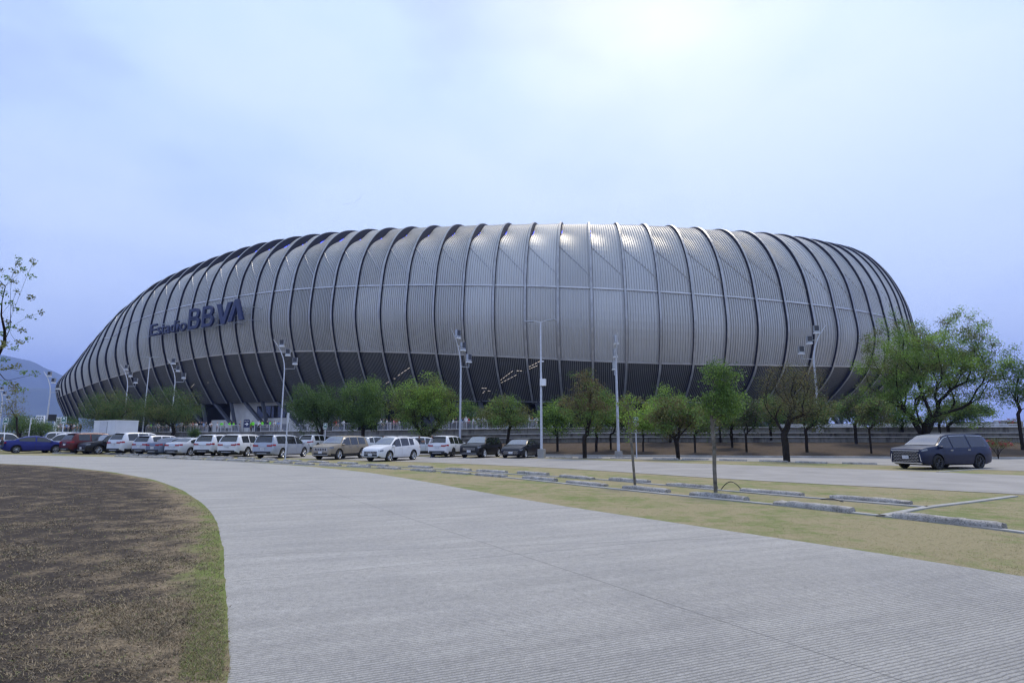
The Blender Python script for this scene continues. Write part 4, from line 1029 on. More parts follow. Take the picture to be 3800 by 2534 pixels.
# ================================================================== POLES
def flood_pole(px, py, top, flip, label, Y=None, rot=0.):
    p = on(px, Y) if Y else G(px, py); H = (project(p)[1]-top)*p[1]/F*1.02; r0 = empty('floodlight_pole', p, rot, label, 'floodlight pole', 'floodlight poles around the car park')
    s = -1 if flip else 1; m = MB()
    pts = [(0, 0, 0), (0, 0, .4*H), (0, 0, .67*H), (-.008*H*s, 0, .74*H), (-.024*H*s, 0, .80*H), (-.067*H*s, 0, .90*H), (-.14*H*s, 0, H)]
    m.tube(pts, [.13, .11, .09, .08, .075, .055, .03], 10); m.build('pole', M['galvlight'], r0, 40)
    m = MB(); m.box((0, 0, .25), (.55, .55, .5)); m.build('concrete_foot', M['kerb'], r0)
    for fx, fz, ax, az in ((-.045, .965, -.085, .93), (.027, .865, -.045, .855), (.11, .77, 0, .68)):
        m = MB(); m.tube([(s*ax*H, 0, az*H), (s*fx*H, 0, az*H+.02), (s*fx*H, 0, fz*H-.035*H)], .045, 6); br = m.build('bracket', M['galv'], r0)
        m = MB(); w, h = .047*H, .06*H; m.box((s*fx*H, 0, fz*H+.0), (w, .28, h), taper=1.05); fl = m.build('floodlight', M['galv'], r0)
        m = MB(); m.box((s*fx*H, -.15, fz*H+.005*H), (w*.9, .03, h*.8)); m.build('lamp_glass', M['lampface'], fl)
        m = MB(); m.box((s*fx*H, 0, fz*H-.04*H), (w*1.05, .36, .011*H)); m.build('lamp_cradle', M['white'], fl)
    return r0
flood_pole(165, 1620, 1385, False, 'floodlight pole in front of the blue mountains at far left', 95)
flood_pole(-8, 1620, 1440, False, 'floodlight pole half cut by the left frame edge', 105)
flood_pole(455, 1600, 1359, False, 'floodlight pole with its mast among dark trees near the stadium tail', 112)
flood_pole(632, 1600, 1336, False, 'floodlight pole under the stadium lettering behind dark trees', 108)
flood_pole(1041, 1615, 1266, False, 'floodlight pole rising right of the concrete entrance block', 90)
flood_pole(1706, 1640, 1234, False, 'floodlight pole right of the large bushy tree', 62, R(55))
flood_pole(2296, 1689, 1257, False, 'floodlight pole seen end on with stacked lamps in the centre right', 48, R(88))
flood_pole(3043, 1640, 1212, True, 'floodlight pole bending right above the dark bare tree', 64)
flood_pole(3640, 1600, 1300, True, 'floodlight pole half hidden behind the largest tree', 105)
def street_lamp(px, py, top, label, Y=None, rot=0., box=False):
    p = on(px, Y) if Y else G(px, py); H = (project(p)[1]-top)*p[1]/F*1.02; r0 = empty('street_lamp', p, rot, label, 'street lamp', 'twin arm street lamps')
    m = MB(); m.tube([(0, 0, 0), (0, 0, H)], [.12, .06], 10); m.build('pole', M['galvlight'], r0, 40)
    m = MB(); m.box((0, 0, .35), (.5, .5, .7)); m.build('concrete_foot', M['kerb'], r0)
    for s in (1, -1):
        m = MB(); m.tube([(0, 0, H-.1), (s*.35, 0, H+.05), (s*.6, 0, H+.08)], .035, 6); a = m.build('arm', M['galvlight'], r0)
        m = MB(); m.box((s*.95, 0, H+.09), (.75, .3, .07)); m.build('lamp_head', M['galv'], a)
    if box:
        m = MB(); m.box((.18, -.05, H*.545), (.42, .35, .55)); m.build('control_box', M['white'], r0)
        m = MB(); m.tube([(.05, 0, H*.70), (.25, -.05, H*.70)], .05, 8); m.build('camera_unit', M['white'], r0)
    return r0
street_lamp(2010, 1699, 1204, 'tall twin arm street lamp with a white box beside the black sedan', None, R(-20), True)
street_lamp(527, 1612, 1333, 'twin arm street lamp in front of the stadium lettering', 88, R(15))
# ================================================================== PARKING SIGNS
def parking_sign(px, py, top, label, rot=0., Y=None, back=False):
    p = on(px, Y) if Y else G(px, py); H = (project(p)[1]-top)*p[1]/F; r0 = empty('parking_sign', p, rot, label, 'parking sign', 'green and white parking zone signs')
    m = MB(); m.box((0, 0, H*.5), (.085, .085, H)); m.build('post', M['galvlight'], r0)
    w, h = .40, .66; z = H-h/2; ox = .0 if not back else .0
    m = MB(); m.box((ox, -.07, z), (w, .03, h)); b = m.build('sign_board', M['white'], r0)
    m = MB(); m.box((ox, -.09, z), (w*.84, .012, h*.9)); g = m.build('green_panel', M['green'], b)
    y = -.098
    def quad(x0, z0, x1, z1): return [(ox+x0*w, y, z+z0*h), (ox+x1*w, y, z+z0*h), (ox+x1*w, y, z+z1*h), (ox+x0*w, y, z+z1*h)]
    m = MB(); m.face(quad(-.27, .16, .27, .26)); m.face([(ox-.18*w, y, z+.262*h), (ox+.18*w, y, z+.262*h), (ox+.12*w, y, z+.37*h), (ox-.12*w, y, z+.37*h)]); m.face(quad(-.22, .11, -.12, .158)); m.face(quad(.12, .11, .22, .158)); m.build('car_symbol', M['white'], b)
    text_on('ZONA', (ox, y, z-.05*h), (1, 0, 0), (0, 0, 1), .115, M['white'], b)
    m = MB(); m.face(quad(-.3, -.36, .3, -.22)); m.build('white_band', M['white'], b)
    return r0
parking_sign(1058, 1706, 1536, 'parking sign post seen from behind in front of the silver minivan', R(115))
parking_sign(1203, 1626, 1573, 'green parking sign above the half hidden white suv', R(5), 62)
parking_sign(2363, 1699, 1552, 'green parking sign beside the thin young sapling on the right', R(-8))
parking_sign(223, 1676, 1549, 'green parking sign in front of the white suv at left', R(28))
parking_sign(100, 1640, 1553, 'parking sign seen from behind above the blue sedan', R(120), 62)
parking_sign(6, 1640, 1553, 'green parking sign at the left frame edge', R(40), 58)
# ================================================================== TREES
def leafmat(name, a, b_):
    m, N, L, b = newmat(name); setin(b, 'Roughness', .6); setin(b, 'Specular IOR Level', .3)
    gi = N.new('ShaderNodeNewGeometry'); c = ramp(N, L, gi.outputs['Random Per Island'], [(0, a), (.55, tuple((x+y)/2 for x, y in zip(a, b_))), (1, b_)])
    n = noise(N, L, .9, 3); c = mixc(N, L, ramp(N, L, n, [(.4, .55), (.62, 0)]), c, tuple(.5*x for x in a))
    L.new(c, b.inputs['Base Color']); t = N.new('ShaderNodeBsdfTranslucent'); L.new(c, t.inputs[0]); mx = N.new('ShaderNodeMixShader'); mx.inputs[0].default_value = .4
    L.new(b.outputs[0], mx.inputs[1]); L.new(t.outputs[0], mx.inputs[2]); L.new(mx.outputs[0], N['Material Output'].inputs[0]); return m
LM = {'green': leafmat('green_leaves', (0.107, 0.198, 0.050), (0.248, 0.380, 0.091)), 'dark': leafmat('dark_green_leaves', (0.066, 0.124, 0.040), (0.140, 0.231, 0.066)), 'bright': leafmat('bright_green_leaves', (0.198, 0.330, 0.058), (0.380, 0.562, 0.099)),
      'olive': leafmat('olive_leaves', (0.124, 0.149, 0.053), (0.264, 0.273, 0.091)), 'brown': leafmat('brownish_leaves', (0.124, 0.099, 0.050), (0.231, 0.190, 0.083)), 'grey': leafmat('dusty_sparse_leaves', (0.083, 0.091, 0.054), (0.165, 0.165, 0.091))}
M['bark'] = simple('dark_bark', (.028, .023, .019), .95, 0, .35, 3., .1, bmp=.4)
M['barkpale'] = simple('mottled_bark', (.16, .145, .12), .95, 0, .55, 5., .1, bmp=.4)
def leaves(P, per, sig, ln, wd, rs, droop=0.):
    P = np.asarray(P); n = len(P)*per; c = np.repeat(P, per, 0)+rs.normal(0, 1, (n, 3))*np.array([sig, sig, sig*.8])
    d = rs.normal(0, 1, (n, 3)); d[:, 2] -= droop; d /= np.linalg.norm(d, axis=1)[:, None]; e = np.cross(d, rs.normal(0, 1, (n, 3))); e /= np.linalg.norm(e, axis=1)[:, None]+1e-9
    s = rs.uniform(.6, 1.3, (n, 1)); d = d*ln*s/2; e = e*wd*s/2
    V = np.stack([c-d, c+e, c+d, c-e], 1).reshape(-1, 3); Fc = np.arange(4*n).reshape(-1, 4); return V, Fc
def skeleton(root, pts, rs, k=.42, tip=.012, jit=.07, rmax=None, expo=1.75):
    """grow: every cluster point is joined to the nearest wood already there (favouring wood nearer the root)"""
    nodes = [np.asarray(q, float) for q in root]; par = [-1]+list(range(len(root)-1)); dist = [0.]
    for i in range(1, len(root)): dist.append(dist[-1]+np.linalg.norm(nodes[i]-nodes[i-1]))
    order = np.argsort([np.linalg.norm(p-nodes[-1]) for p in pts]); first = len(root)-1
    for o in order:
        p = np.asarray(pts[o]); A = np.array(nodes[first:]); D = np.array(dist[first:]); dd = np.linalg.norm(A-p, axis=1)
        sc = dd+k*D*.35+np.where(A[:, 2] > p[2]+.3, .6*(A[:, 2]-p[2]), 0); j = int(np.argmin(sc))+first; a = nodes[j]; L_ = np.linalg.norm(p-a); ns = max(1, int(L_/.55)); last = j
        for t in range(1, ns+1):
            f = t/ns; q = a+(p-a)*f; q = q+np.array([0, 0, -.10*L_*math.sin(math.pi*f)*.5])+(rs.normal(0, jit*min(L_, 1.2), 3) if t < ns else 0)
            nodes.append(q); par.append(last); dist.append(dist[last]+L_/ns); last = len(nodes)-1
    n = len(nodes); ch = [[] for _ in range(n)]
    for i in range(n):
        if par[i] >= 0: ch[par[i]].append(i)
    A = np.array(nodes); cc = [c[0] if c else -1 for c in ch]
    for _ in range(5):
        B_ = A.copy()
        for i in range(len(root), n):
            if ch[i]: B_[i] = .4*A[i]+.35*A[par[i]]+.25*np.mean([A[c] for c in ch[i]], 0)
        A = B_
    nodes = [A[i] for i in range(n)]
    rad = np.zeros(n)
    for i in reversed(range(n)):
        rad[i] = tip if not ch[i] else (sum(rad[c]**expo for c in ch[i]))**(1/expo)
    if rmax: rad *= 1; sc = rmax/rad[0]; rad = np.where(rad > tip*1.5, tip*1.5+(rad-tip*1.5)*max(0, (rmax-tip*1.5)/(rad[0]-tip*1.5)), rad)
    return nodes, par, rad, ch
def wood(nodes, par, rad, ch, mat, name='trunk', sides=5):
    mb = MB(); done = set()
    starts = [(0, None)]
    while starts:
        i, p = starts.pop(); path = [] if p is None else [p]; rr = [] if p is None else [rad[i]]
        while True:
            path.append(i); rr.append(rad[i])
            if not ch[i]: break
            c = sorted(ch[i], key=lambda q: -rad[q]); 
            for o in c[1:]: starts.append((o, i))
            i = c[0]
        if len(path) > 1: mb.tube([nodes[q] for q in path], rr, 8 if rr[0] > .06 else (5 if rr[0] > .025 else 3), cap=False)
    return mb
def tree(label, base, crown, leaf, seed, ncl=130, per=34, sig=.3, ln=.19, wd=.10, rmax=.14, fork=None, lean=(0, 0), stems=1, bark='bark', sparse=0., tip=.012, pts=None, jit=.07, name='tree', cat='tree', group='trees around the car park', extra=None):
    """crown: (px centre, px top, px bottom, px width) measured at the tree's own depth"""
    rs = np.random.default_rng(seed); base = np.asarray(base, float); Y = base[1]; per = int(per*2.3); ln *= .82; wd *= .8
    if pts is None:
        cx, ty, by, wpx = crown; top = at(cx, ty, Y); bot = at(cx, by, Y); c = (top+bot)/2; rz = (top[2]-bot[2])/2; rx = wpx/2*Y/F; pts = []
        ph = rs.uniform(0, 6, 9); tries = 0
        while len(pts) < ncl and tries < 20000:
            tries += 1; d = rs.normal(0, 1, 3); d /= np.linalg.norm(d); r = rs.uniform(0, 1)**.42*(.97+.11*math.sin(3*d[0]*2+ph[0])+.10*math.sin(4*d[2]+5*d[1]+ph[1]))
            q = d*r; g = math.sin(q[0]*5+ph[2])+math.sin(q[1]*5+ph[3])+math.sin(q[2]*6+ph[4])
            if g < -1.1+sparse: continue
            if q[2] < -.55 and rs.random() < .5: continue
            pts.append(c+q*np.array([rx, rx*.9, rz]))
    pts = [np.asarray(p) for p in pts]; zmin = min(p[2] for p in pts)
    fz = fork if fork else max(.5, (zmin-base[2])*.85)
    root = [base-np.array([0, 0, .25]), base+np.array([lean[0]*.3, lean[1]*.3, fz*.35]), base+np.array([lean[0]*.7+rs.normal(0, .03), lean[1]*.7, fz*.7]), base+np.array([lean[0], lean[1], fz])]
    t0 = empty(name, base, 0, label, cat, group)
    if stems == 1: groups_ = [(root, pts)]
    else:
        cen = base; groups_ = []
        an = np.array([math.atan2(p[1]-cen[1], p[0]-cen[0]) for p in pts]); od = np.argsort(an); sp_ = np.array_split(od, stems)
        for g in sp_:
            m_ = np.mean([pts[i] for i in g], 0)-cen; m_ = m_[:2]/(np.hypot(*m_[:2])+1e-6); o_ = np.array([*(m_*rmax*.9), 0])
            groups_.append(([base-np.array([0, 0, .25])+o_*.5, base+o_+np.array([0, 0, fz*.3]), base+o_*1.6+np.array([0, 0, fz*.7]), base+np.array([*(m_*fz*.28), fz])], [pts[i] for i in g]))
    W_ = MB()
    for rt, pp in groups_:
        nd, pr, rd, ch = skeleton(rt, pp, rs, rmax=rmax*(1 if stems == 1 else .8), tip=tip, jit=jit); w = wood(nd, pr, rd, ch, None); b0 = len(W_.v); W_.v += w.v; W_.f += [tuple(i+b0 for i in f) for f in w.f]; W_.m += w.m
    W_.v = [(x-base[0], y-base[1], z-base[2]) for x, y, z in W_.v]; W_.build('trunk', M[bark], t0, 180)
    kinds = leaf if isinstance(leaf, (list, tuple)) else [leaf]; V = []; Fs = []; mi = []; b0 = 0
    for j, kd in enumerate(kinds):
        sel = [p for i, p in enumerate(pts) if (i*7+3) % len(kinds) == j] if not extra else [p for p in pts if extra(p, base, rs) == j]
        if not sel: continue
        v, f = leaves(sel, per, sig, ln, wd, rs); V.append(v); Fs.append(f+b0); b0 += len(v); mi += [j]*len(f)
    V = np.concatenate(V)-base; Fs = np.concatenate(Fs); me = bpy.data.meshes.new('crown'); me.from_pydata(V.tolist(), [], Fs.tolist())
    for kd in kinds: me.materials.append(LM[kd])
    if len(kinds) > 1: me.polygons.foreach_set('material_index', mi)
    o = bpy.data.objects.new('crown', me); COL.objects.link(o); o.parent = t0; return t0
FULL = dict(ncl=170, per=42, sig=.33)
tree('tall tree with a thin brown leaved top behind the low green trees', G(2170, 1700), (2178, 1375, 1625, 215), ['brown', 'olive', 'green'], 1, ncl=150, per=26, sig=.24, ln=.16, rmax=.17, extra=lambda p, b, rs: (0 if p[2]-b[2] > 3.6 and rs.random() < .75 else (1 if rs.random() < .5 else 2)))
tree('round green tree growing behind the black fastback sedan', G(1881, 1661), (1872, 1470, 1610, 190), ['green', 'olive'], 2, ncl=120, per=34, rmax=.14, lean=(.2, 0))
tree('large bushy multi stemmed tree left of the floodlight pole', on(1578, 63), (1577, 1390, 1622, 250), ['green', 'olive', 'bright'], 3, ncl=300, per=44, sig=.36, stems=5, rmax=.2, fork=1.2)
tree('dense dark green tree left of the large bushy tree', on(1345, 66), (1350, 1408, 1612, 195), ['dark', 'green'], 4, ncl=210, per=46, sig=.36, rmax=.2)
tree('very dark rounded tree beside the concrete entrance block', on(1190, 66), (1168, 1432, 1605, 205), 'dark', 5, ncl=210, per=48, sig=.36, rmax=.2)
tree('dark feathery tree behind the white trailer', on(430, 88), (425, 1455, 1605, 250), ['dark', 'olive', 'dark'], 6, ncl=230, per=40, sig=.5, ln=.22, wd=.1, rmax=.25)
tree('dark feathery tree between the trailer and the entrance block', on(640, 88), (632, 1440, 1610, 205), ['dark', 'olive', 'dark'], 7, ncl=220, per=40, sig=.5, ln=.22, wd=.1, rmax=.25)
tree('small green tree peeking over the blue sedan', on(150, 90), (150, 1560, 1622, 105), ['green', 'dark'], 8, ncl=70, per=34, sig=.4, ln=.22, rmax=.15)
tree('small green tree left of the one over the blue sedan', on(70, 88), (72, 1535, 1618, 110), ['green', 'dark'], 9, ncl=70, per=34, sig=.4, ln=.22, rmax=.15)
tree('low dark tree at the foot of the stadium tail', on(255, 110), (258, 1545, 1610, 80), 'dark', 10, ncl=60, per=34, sig=.45, ln=.24, rmax=.15)
tree('small green tree right of the twin arm street lamp', G(2069, 1675), (2066, 1488, 1625, 135), ['green', 'bright', 'dark'], 11, ncl=95, per=36, rmax=.11)
tree('green tree in front of the end on floodlight pole', G(2213, 1675), (2232, 1452, 1612, 140), ['green', 'bright'], 12, ncl=110, per=34, rmax=.12)
tree('slim green tree behind the floodlight pole foot', G(2267, 1668), (2305, 1480, 1610, 100), ['green', 'olive'], 13, ncl=70, per=30, rmax=.09)
tree('bright yellow green tree behind the green parking sign', G(2387, 1675), (2400, 1520, 1608, 110), 'bright', 14, ncl=65, per=36, rmax=.08)
tree('thin young sapling with a bare twig top near the far row of stops', G(2358, 1806), (2345, 1455, 1625, 120), ['bright', 'olive'], 15, ncl=45, per=12, sig=.085, ln=.085, wd=.05, rmax=.045, bark='barkpale', tip=.006, fork=1.9, lean=(-.15, 0), sparse=.5, name='sapling', jit=.12)
tree('young green tree with a mottled trunk standing on the grass strip', G(2656, 1826), (2672, 1338, 1592, 165), ['green', 'dark', 'green'], 16, ncl=150, per=20, sig=.12, ln=.085, wd=.05, rmax=.06, bark='barkpale', tip=.005, sparse=.7)
tree('olive tree with spreading dark limbs left of the mottled young tree', G(2519, 1704), (2510, 1462, 1625, 205), ['olive', 'brown', 'green'], 17, ncl=150, per=28, sig=.24, rmax=.16, stems=2, fork=1.3)
tree('dense green tree behind the olive tree with dark limbs', G(2488, 1642), (2470, 1446, 1595, 130), ['green', 'bright'], 18, ncl=130, per=38, sig=.36, rmax=.13)
tree('slender tree on the slope behind the mottled young tree', G(2580, 1679), (2605, 1500, 1620, 115), ['green', 'olive'], 19, ncl=80, per=28, rmax=.09)
tree('small tree with a straight trunk close to the terrace wall', G(2674, 1641), (2690, 1480, 1590, 110), ['olive', 'dark'], 20, ncl=80, per=28, rmax=.1)
tree('twin stemmed slope tree right of the mottled young tree', G(2718, 1660), (2715, 1490, 1605, 110), ['olive', 'green'], 21, ncl=80, per=26, rmax=.1, stems=2)
tree('sparse dark tree left of the big bare tree', G(2771, 1677), (2775, 1475, 1605, 125), ['grey', 'dark'], 22, ncl=95, per=22, sig=.26, rmax=.1, sparse=.3)
tree('big dark nearly bare tree with a thick low fork', G(2920, 1713), (2945, 1342, 1590, 295), ['grey', 'brown', 'olive'], 23, ncl=330, per=15, sig=.24, ln=.13, wd=.05, rmax=.23, fork=.95, jit=.1)
tree('straight trunked tree by the wall behind the big bare tree', G(2862, 1638), (2860, 1470, 1590, 120), ['dark', 'green'], 24, ncl=90, per=30, rmax=.13)
tree('dark slope tree right of the big bare tree', G(2995, 1677), (3015, 1475, 1592, 145), ['dark', 'olive'], 25, ncl=110, per=28, rmax=.13)
tree('grey green tree by the wall right of the dark slope tree', G(3178, 1646), (3178, 1462, 1582, 145), ['dark', 'grey', 'green'], 26, ncl=120, per=30, rmax=.14)
tree('small propped tree on the slope left of the blue minivan', G(3234, 1682), (3238, 1478, 1590, 120), ['olive', 'grey', 'green'], 27, ncl=90, per=24, sig=.24, rmax=.08)
tree('largest tree spreading wide behind the blue minivan', on(3433, 54.5), (3458, 1158, 1580, 490), ['green', 'bright', 'olive'], 28, ncl=680, per=46, sig=.3, ln=.19, wd=.09, rmax=.3, fork=1.0, stems=3, sparse=-.3)
tree('low green tree under the right side of the largest tree', on(3520, 62), (3590, 1475, 1585, 190), ['green', 'dark'], 29, ncl=130, per=34, rmax=.16)
tree('low green tree under the left side of the largest tree', on(3350, 64), (3330, 1490, 1585, 130), ['green', 'dark'], 30, ncl=90, per=34, rmax=.14)
tree('tree with loose dark foliage cut by the right frame edge', on(3796, 50), (3800, 1305, 1530, 190), ['dark', 'green'], 31, ncl=120, per=20, sig=.22, rmax=.13, sparse=.3)
tree('leaning pale tree base behind the largest tree', on(3490, 60), (3470, 1500, 1580, 90), ['olive', 'green'], 32, ncl=60, per=26, rmax=.12)
tree('small dark tree right of the floodlight pole by the plaza fence', on(1742, 78), (1735, 1490, 1590, 85), ['dark', 'green'], 33, ncl=70, per=32, sig=.36, rmax=.1)
tree('little round shrub tree below the entrance barriers', on(722, 78), (722, 1588, 1622, 38), 'dark', 34, ncl=26, per=30, sig=.2, rmax=.05)
tree('small dark tree behind the round tree near the black sedan', on(1930, 72), (1925, 1520, 1600, 90), ['dark', 'brown'], 35, ncl=60, per=28, rmax=.1)
# near tree just outside the left frame edge, branches reaching in
CL = [(130, 110), (125, 150), (160, 180), (100, 200), (50, 240), (90, 265), (30, 345), (230, 130), (210, 225), (110, 330), (75, 410), (210, 375), (120, 455), (285, 475), (210, 510), (50, 540), (80, 580), (150, 600), (20, 620), (130, 680), (185, 660), (40, 690), (100, 725), (20, 710), (30, 800), (130, 840), (240, 900), (80, 850), (160, 890), (20, 860), (30, 960), (85, 970), (150, 1005), (100, 1010), (-60, 200), (-90, 500), (-60, 800), (-120, 330), (-100, 950), (10, 180), (-20, 420), (0, 300)]
rr = np.random.default_rng(5); PT = [at(a/1.844, 900+b/1.844, 15.5+rr.uniform(-1.2, 1.2)) for a, b in CL]
leafy = {7, 8, 11, 13, 14, 22}
tb = on(-520, 15.5); t0 = tree('sparse twiggy tree reaching in from the left frame edge', tb, None, ['olive', 'green'], 40, per=13, sig=.05, ln=.075, wd=.05, rmax=.06, pts=PT, tip=.004, bark='bark', fork=3.2, lean=(.8, 0), jit=.09)
CL2 = [(60, 1110), (100, 1100), (160, 1080), (75, 1130), (30, 1155), (150, 1160), (95, 1060), (120, 1020), (10, 1120), (60, 1180), (110, 1170), (85, 990)]
PT = [at(a/1.844, 900+b/1.844, 64+rr.uniform(-1, 1)) for a, b in CL2]
tree('rust tinted sapling at the left edge behind the twiggy branches', on(60, 64), None, ['brown', 'olive'], 41, per=34, sig=.34, ln=.2, wd=.1, rmax=.08, pts=PT, tip=.01, fork=1.4, name='sapling')
# flowering shrub by the minivan
def shrub(label, base, h, w, seed, fl):
    rs = np.random.default_rng(seed); pts = [base+np.array([rs.normal(0, w*.3), rs.normal(0, w*.3), h*(.55+.4*rs.random())]) for _ in range(46)]
    t = tree(label, base, None, 'olive', seed, per=14, sig=.12, ln=.09, wd=.05, rmax=.03, pts=pts, tip=.006, fork=.15, stems=4, name='flowering_shrub', cat='shrub', group='red flowering shrubs')
    sel = [p for p in pts if rs.random() < fl]; v, f = leaves(sel, 22, .07, .09, .07, rs); me = bpy.data.meshes.new('flowers'); me.from_pydata((v-base).tolist(), [], f.tolist()); me.materials.append(M['flower']); o = bpy.data.objects.new('flowers', me); COL.objects.link(o); o.parent = t
M['flower'] = simple('red_flower', (.42, .012, .05), .6, 0, .3, 5.)
shrub('red flowering shrub behind the tail of the blue minivan', G(3705, 1700), 1.35, 1.5, 50, .3)
shrub('red flowering shrub beside the steel bins on the plaza', on(3762, 72), 1.3, 1.4, 51, .25)
# ================================================================== PLAZA FURNITURE
def plaza_at(px, dY):
    y = 80.
    for _ in range(8):
        x = on(px, y)[0]; y = wall_y(x)+8.3+dY
    return on(px, y)
bm_ = MB(); bm_.tube([(-1.05, 0, .12), (-1.05, 0, 1.08), (-1.0, 0, 1.12), (1.0, 0, 1.12), (1.05, 0, 1.08), (1.05, 0, .12)], .028, 6); bm_.tube([(-1.05, 0, .22), (1.05, 0, .22)], .024, 5)
for i in range(13): bm_.tube([(-.93+i*.155, 0, .22), (-.93+i*.155, 0, 1.1)], .014, 4, cap=False)
for x in (-.8, .8): bm_.tube([(x, -.3, .02), (x, 0, .14), (x, .3, .02)], .022, 5)
B0 = bm_.build('crowd_barrier', M['galvlight'], None); bmesh_b = B0.data; bpy.data.objects.remove(B0)
bpx = [560, 610, 655, 700, 748, 812, 838, 866, 990, 1020, 1048, 1130, 1165, 1255, 1300, 1425, 1462, 1500, 1540, 1640, 1668, 1704, 1742, 1780, 1818, 1856, 1905, 1950, 1990, 2080]
for i, px in enumerate(bpx):
    p = plaza_at(px, 1.0); d = plaza_at(px+20, 1.0)-p; o = bpy.data.objects.new('crowd_barrier', bmesh_b); COL.objects.link(o); o.location = p; o.rotation_euler = (0, 0, math.atan2(d[1], d[0])+random.uniform(-.12, .12))
    tag(o, f'steel crowd barrier on the plaza edge, {ordn(i)} from the left', 'barrier', 'steel crowd barriers along the plaza')
p = plaza_at(913, 2.2); eb = empty('exit_banner', p, .1, 'dark navy exit banner reading SALIDA with a white arrow', 'banner')
m = MB(); m.prism([(-.45, .75), (.45, .75), (.45, 1.85), (.3, 1.97), (-.3, 1.97), (-.45, 1.85)], (0, .03, 0), (1, 0, 0), (0, 0, 1), (0, -.06, 0)); m.build('panel', M['navy'], eb)
for s in (-.38, .38): m = MB(); m.tube([(s, 0, 0), (s, 0, .8)], .03, 6); m.build('leg', M['black'], eb)
text_on('SALIDA', (0, -.045, 1.7), (1, 0, 0), (0, 0, 1), .21, M['white'], eb)
m = MB(); m.prism([(-.25, 1.2), (.05, 1.2), (-.08, 1.05), (.06, 1.05), (.28, 1.26), (.06, 1.47), (-.08, 1.47), (.05, 1.32), (-.25, 1.32)], (0, -.032, 0), (1, 0, 0), (0, 0, 1), (0, -.01, 0)); m.build('arrow', M['white'], eb)
p = at(1748, 1536, 103); ts = empty('fascia_sign', p, R(2), 'dark blue sign with white letters TEL behind the leaning column', 'sign')
m = MB(); m.box((0, 0, 0), (1.9, .12, 1.0)); m.build('panel', M['navy'], ts); text_on('TEL', (-.1, -.065, 0), (1, 0, 0), (0, 0, 1), .75, M['white'], ts)
for s in (-.8, .8): m = MB(); m.tube([(s, .02, -.5), (s, .02, -p[2]+hg(p[0], p[1]))], .05, 6); m.build('post', M['black'], ts)
for px, w, lb in ((3701, .27, 'narrow steel bin on the plaza left of the marked bin'), (3730, .36, 'wide steel bin with a white round mark on the plaza')):
    p = on(px, 73); t0 = empty('steel_bin', p, 0, lb, 'bin', 'steel bins on the plaza'); m = MB(); m.lathe([(.001, 0), (w, 0), (w, 1.02), (w*1.04, 1.03), (w*1.04, 1.1), (w*.6, 1.12), (.001, 1.12)], 22); m.build('bin_body', M['galv'], t0, 40)
    m = MB(); m.lathe([(w*1.02, .55), (w*1.02, .60)], 22); m.build('band', M['black'], t0, 40)
    if w > .3:
        m = MB(); m.box((.1, -w-.01, .72), (.42, .03, .2)); q = m.build('plate', M['navy'], t0); m = MB(); m.lathe([(.001, .02), (.08, .02), (.08, 0)], 14, 'y'); m.v = [(x-.05, -w-.03-y, z+.72) for x, y, z in m.v]; m.build('round_mark', M['white'], q)
# low plaza walls at the right
for px0, px1, Y, h, lb in ((3280, 3460, 80, 1.15, 'pale concrete parapet on the plaza behind the largest tree'), (3520, 3800, 86, 1.2, 'stained low parapet on the plaza at the right edge'), (2900, 3200, 90, 1., 'long low parapet on the plaza under the stadium right end')):
    a, b = on(px0, Y), on(px1, Y-2); m = MB(); m.obox(a-np.array([0, 0, .1]), b-a, (0, .35, 0), (0, 0, h+.1)); o = m.build('parapet_wall', M['stained' if px0 > 3500 else 'kerb'], None); tag(o, lb, 'wall', 'low parapets on the plaza')
a, b = on(3060, 68), on(3790, 64)
t0 = empty('guard_rail', a, 0, 'long pale steel guard rail along the top terrace wall at right', 'rail'); m = MB(); z = np.array([0, 0, .32]); d = b-a
for dz in (.22, .42): m = MB(); m.tube([np.array([0, 0, dz]), d+np.array([0, 0, dz])], .05, 6); m.build('rail_bar', M['galvlight'], t0)
for i in range(9): m = MB(); m.tube([d*i/8, d*i/8+np.array([0, 0, .45])], .04, 5); m.build('post', M['galvlight'], t0)
# ================================================================== FAR CITY AND BILLBOARD
for i, (px, y0, w, h, lb) in enumerate(((128, 1558, 18, 9, 'low white far building left of the billboard'), (150, 1555, 24, 14, 'tallest white far building below the mountain'), (214, 1560, 18, 12, 'small white far building right of the billboard'), (100, 1560, 16, 7, 'tiny pale far building at the foot of the hill'))):
    Y = 620.; p = at(px, y0, Y); hh = p[2]+h*Y/F; ww = w*Y/F; b = empty('far_building', (p[0], p[1], 0), .5, lb, 'building', 'pale buildings far behind the car park'); m = MB(); m.box((0, 0, hh/2), (ww, ww*.8, hh)); m.build('wall', M['white'], b)
    for r in range(2):
        for c in range(3): m = MB(); m.box(((c-1)*ww*.28, -ww*.4, hh-2.-r*2.6), (ww*.16, .2, 1.2)); m.build('window', M['glass_dark'], b)
p = at(192, 1550, 150); bb = empty('billboard', (p[0], p[1], hg(p[0], p[1])), .6, 'dark billboard box on a post left of the stadium tail', 'billboard'); z = p[2]-hg(p[0], p[1])
m = MB(); m.box((0, 0, z), (1.9, .5, 1.7)); m.build('panel', M['black'], bb); m = MB(); m.tube([(0, 0, 0), (0, 0, z-.8)], .18, 8); m.build('post', M['galv'], bb)
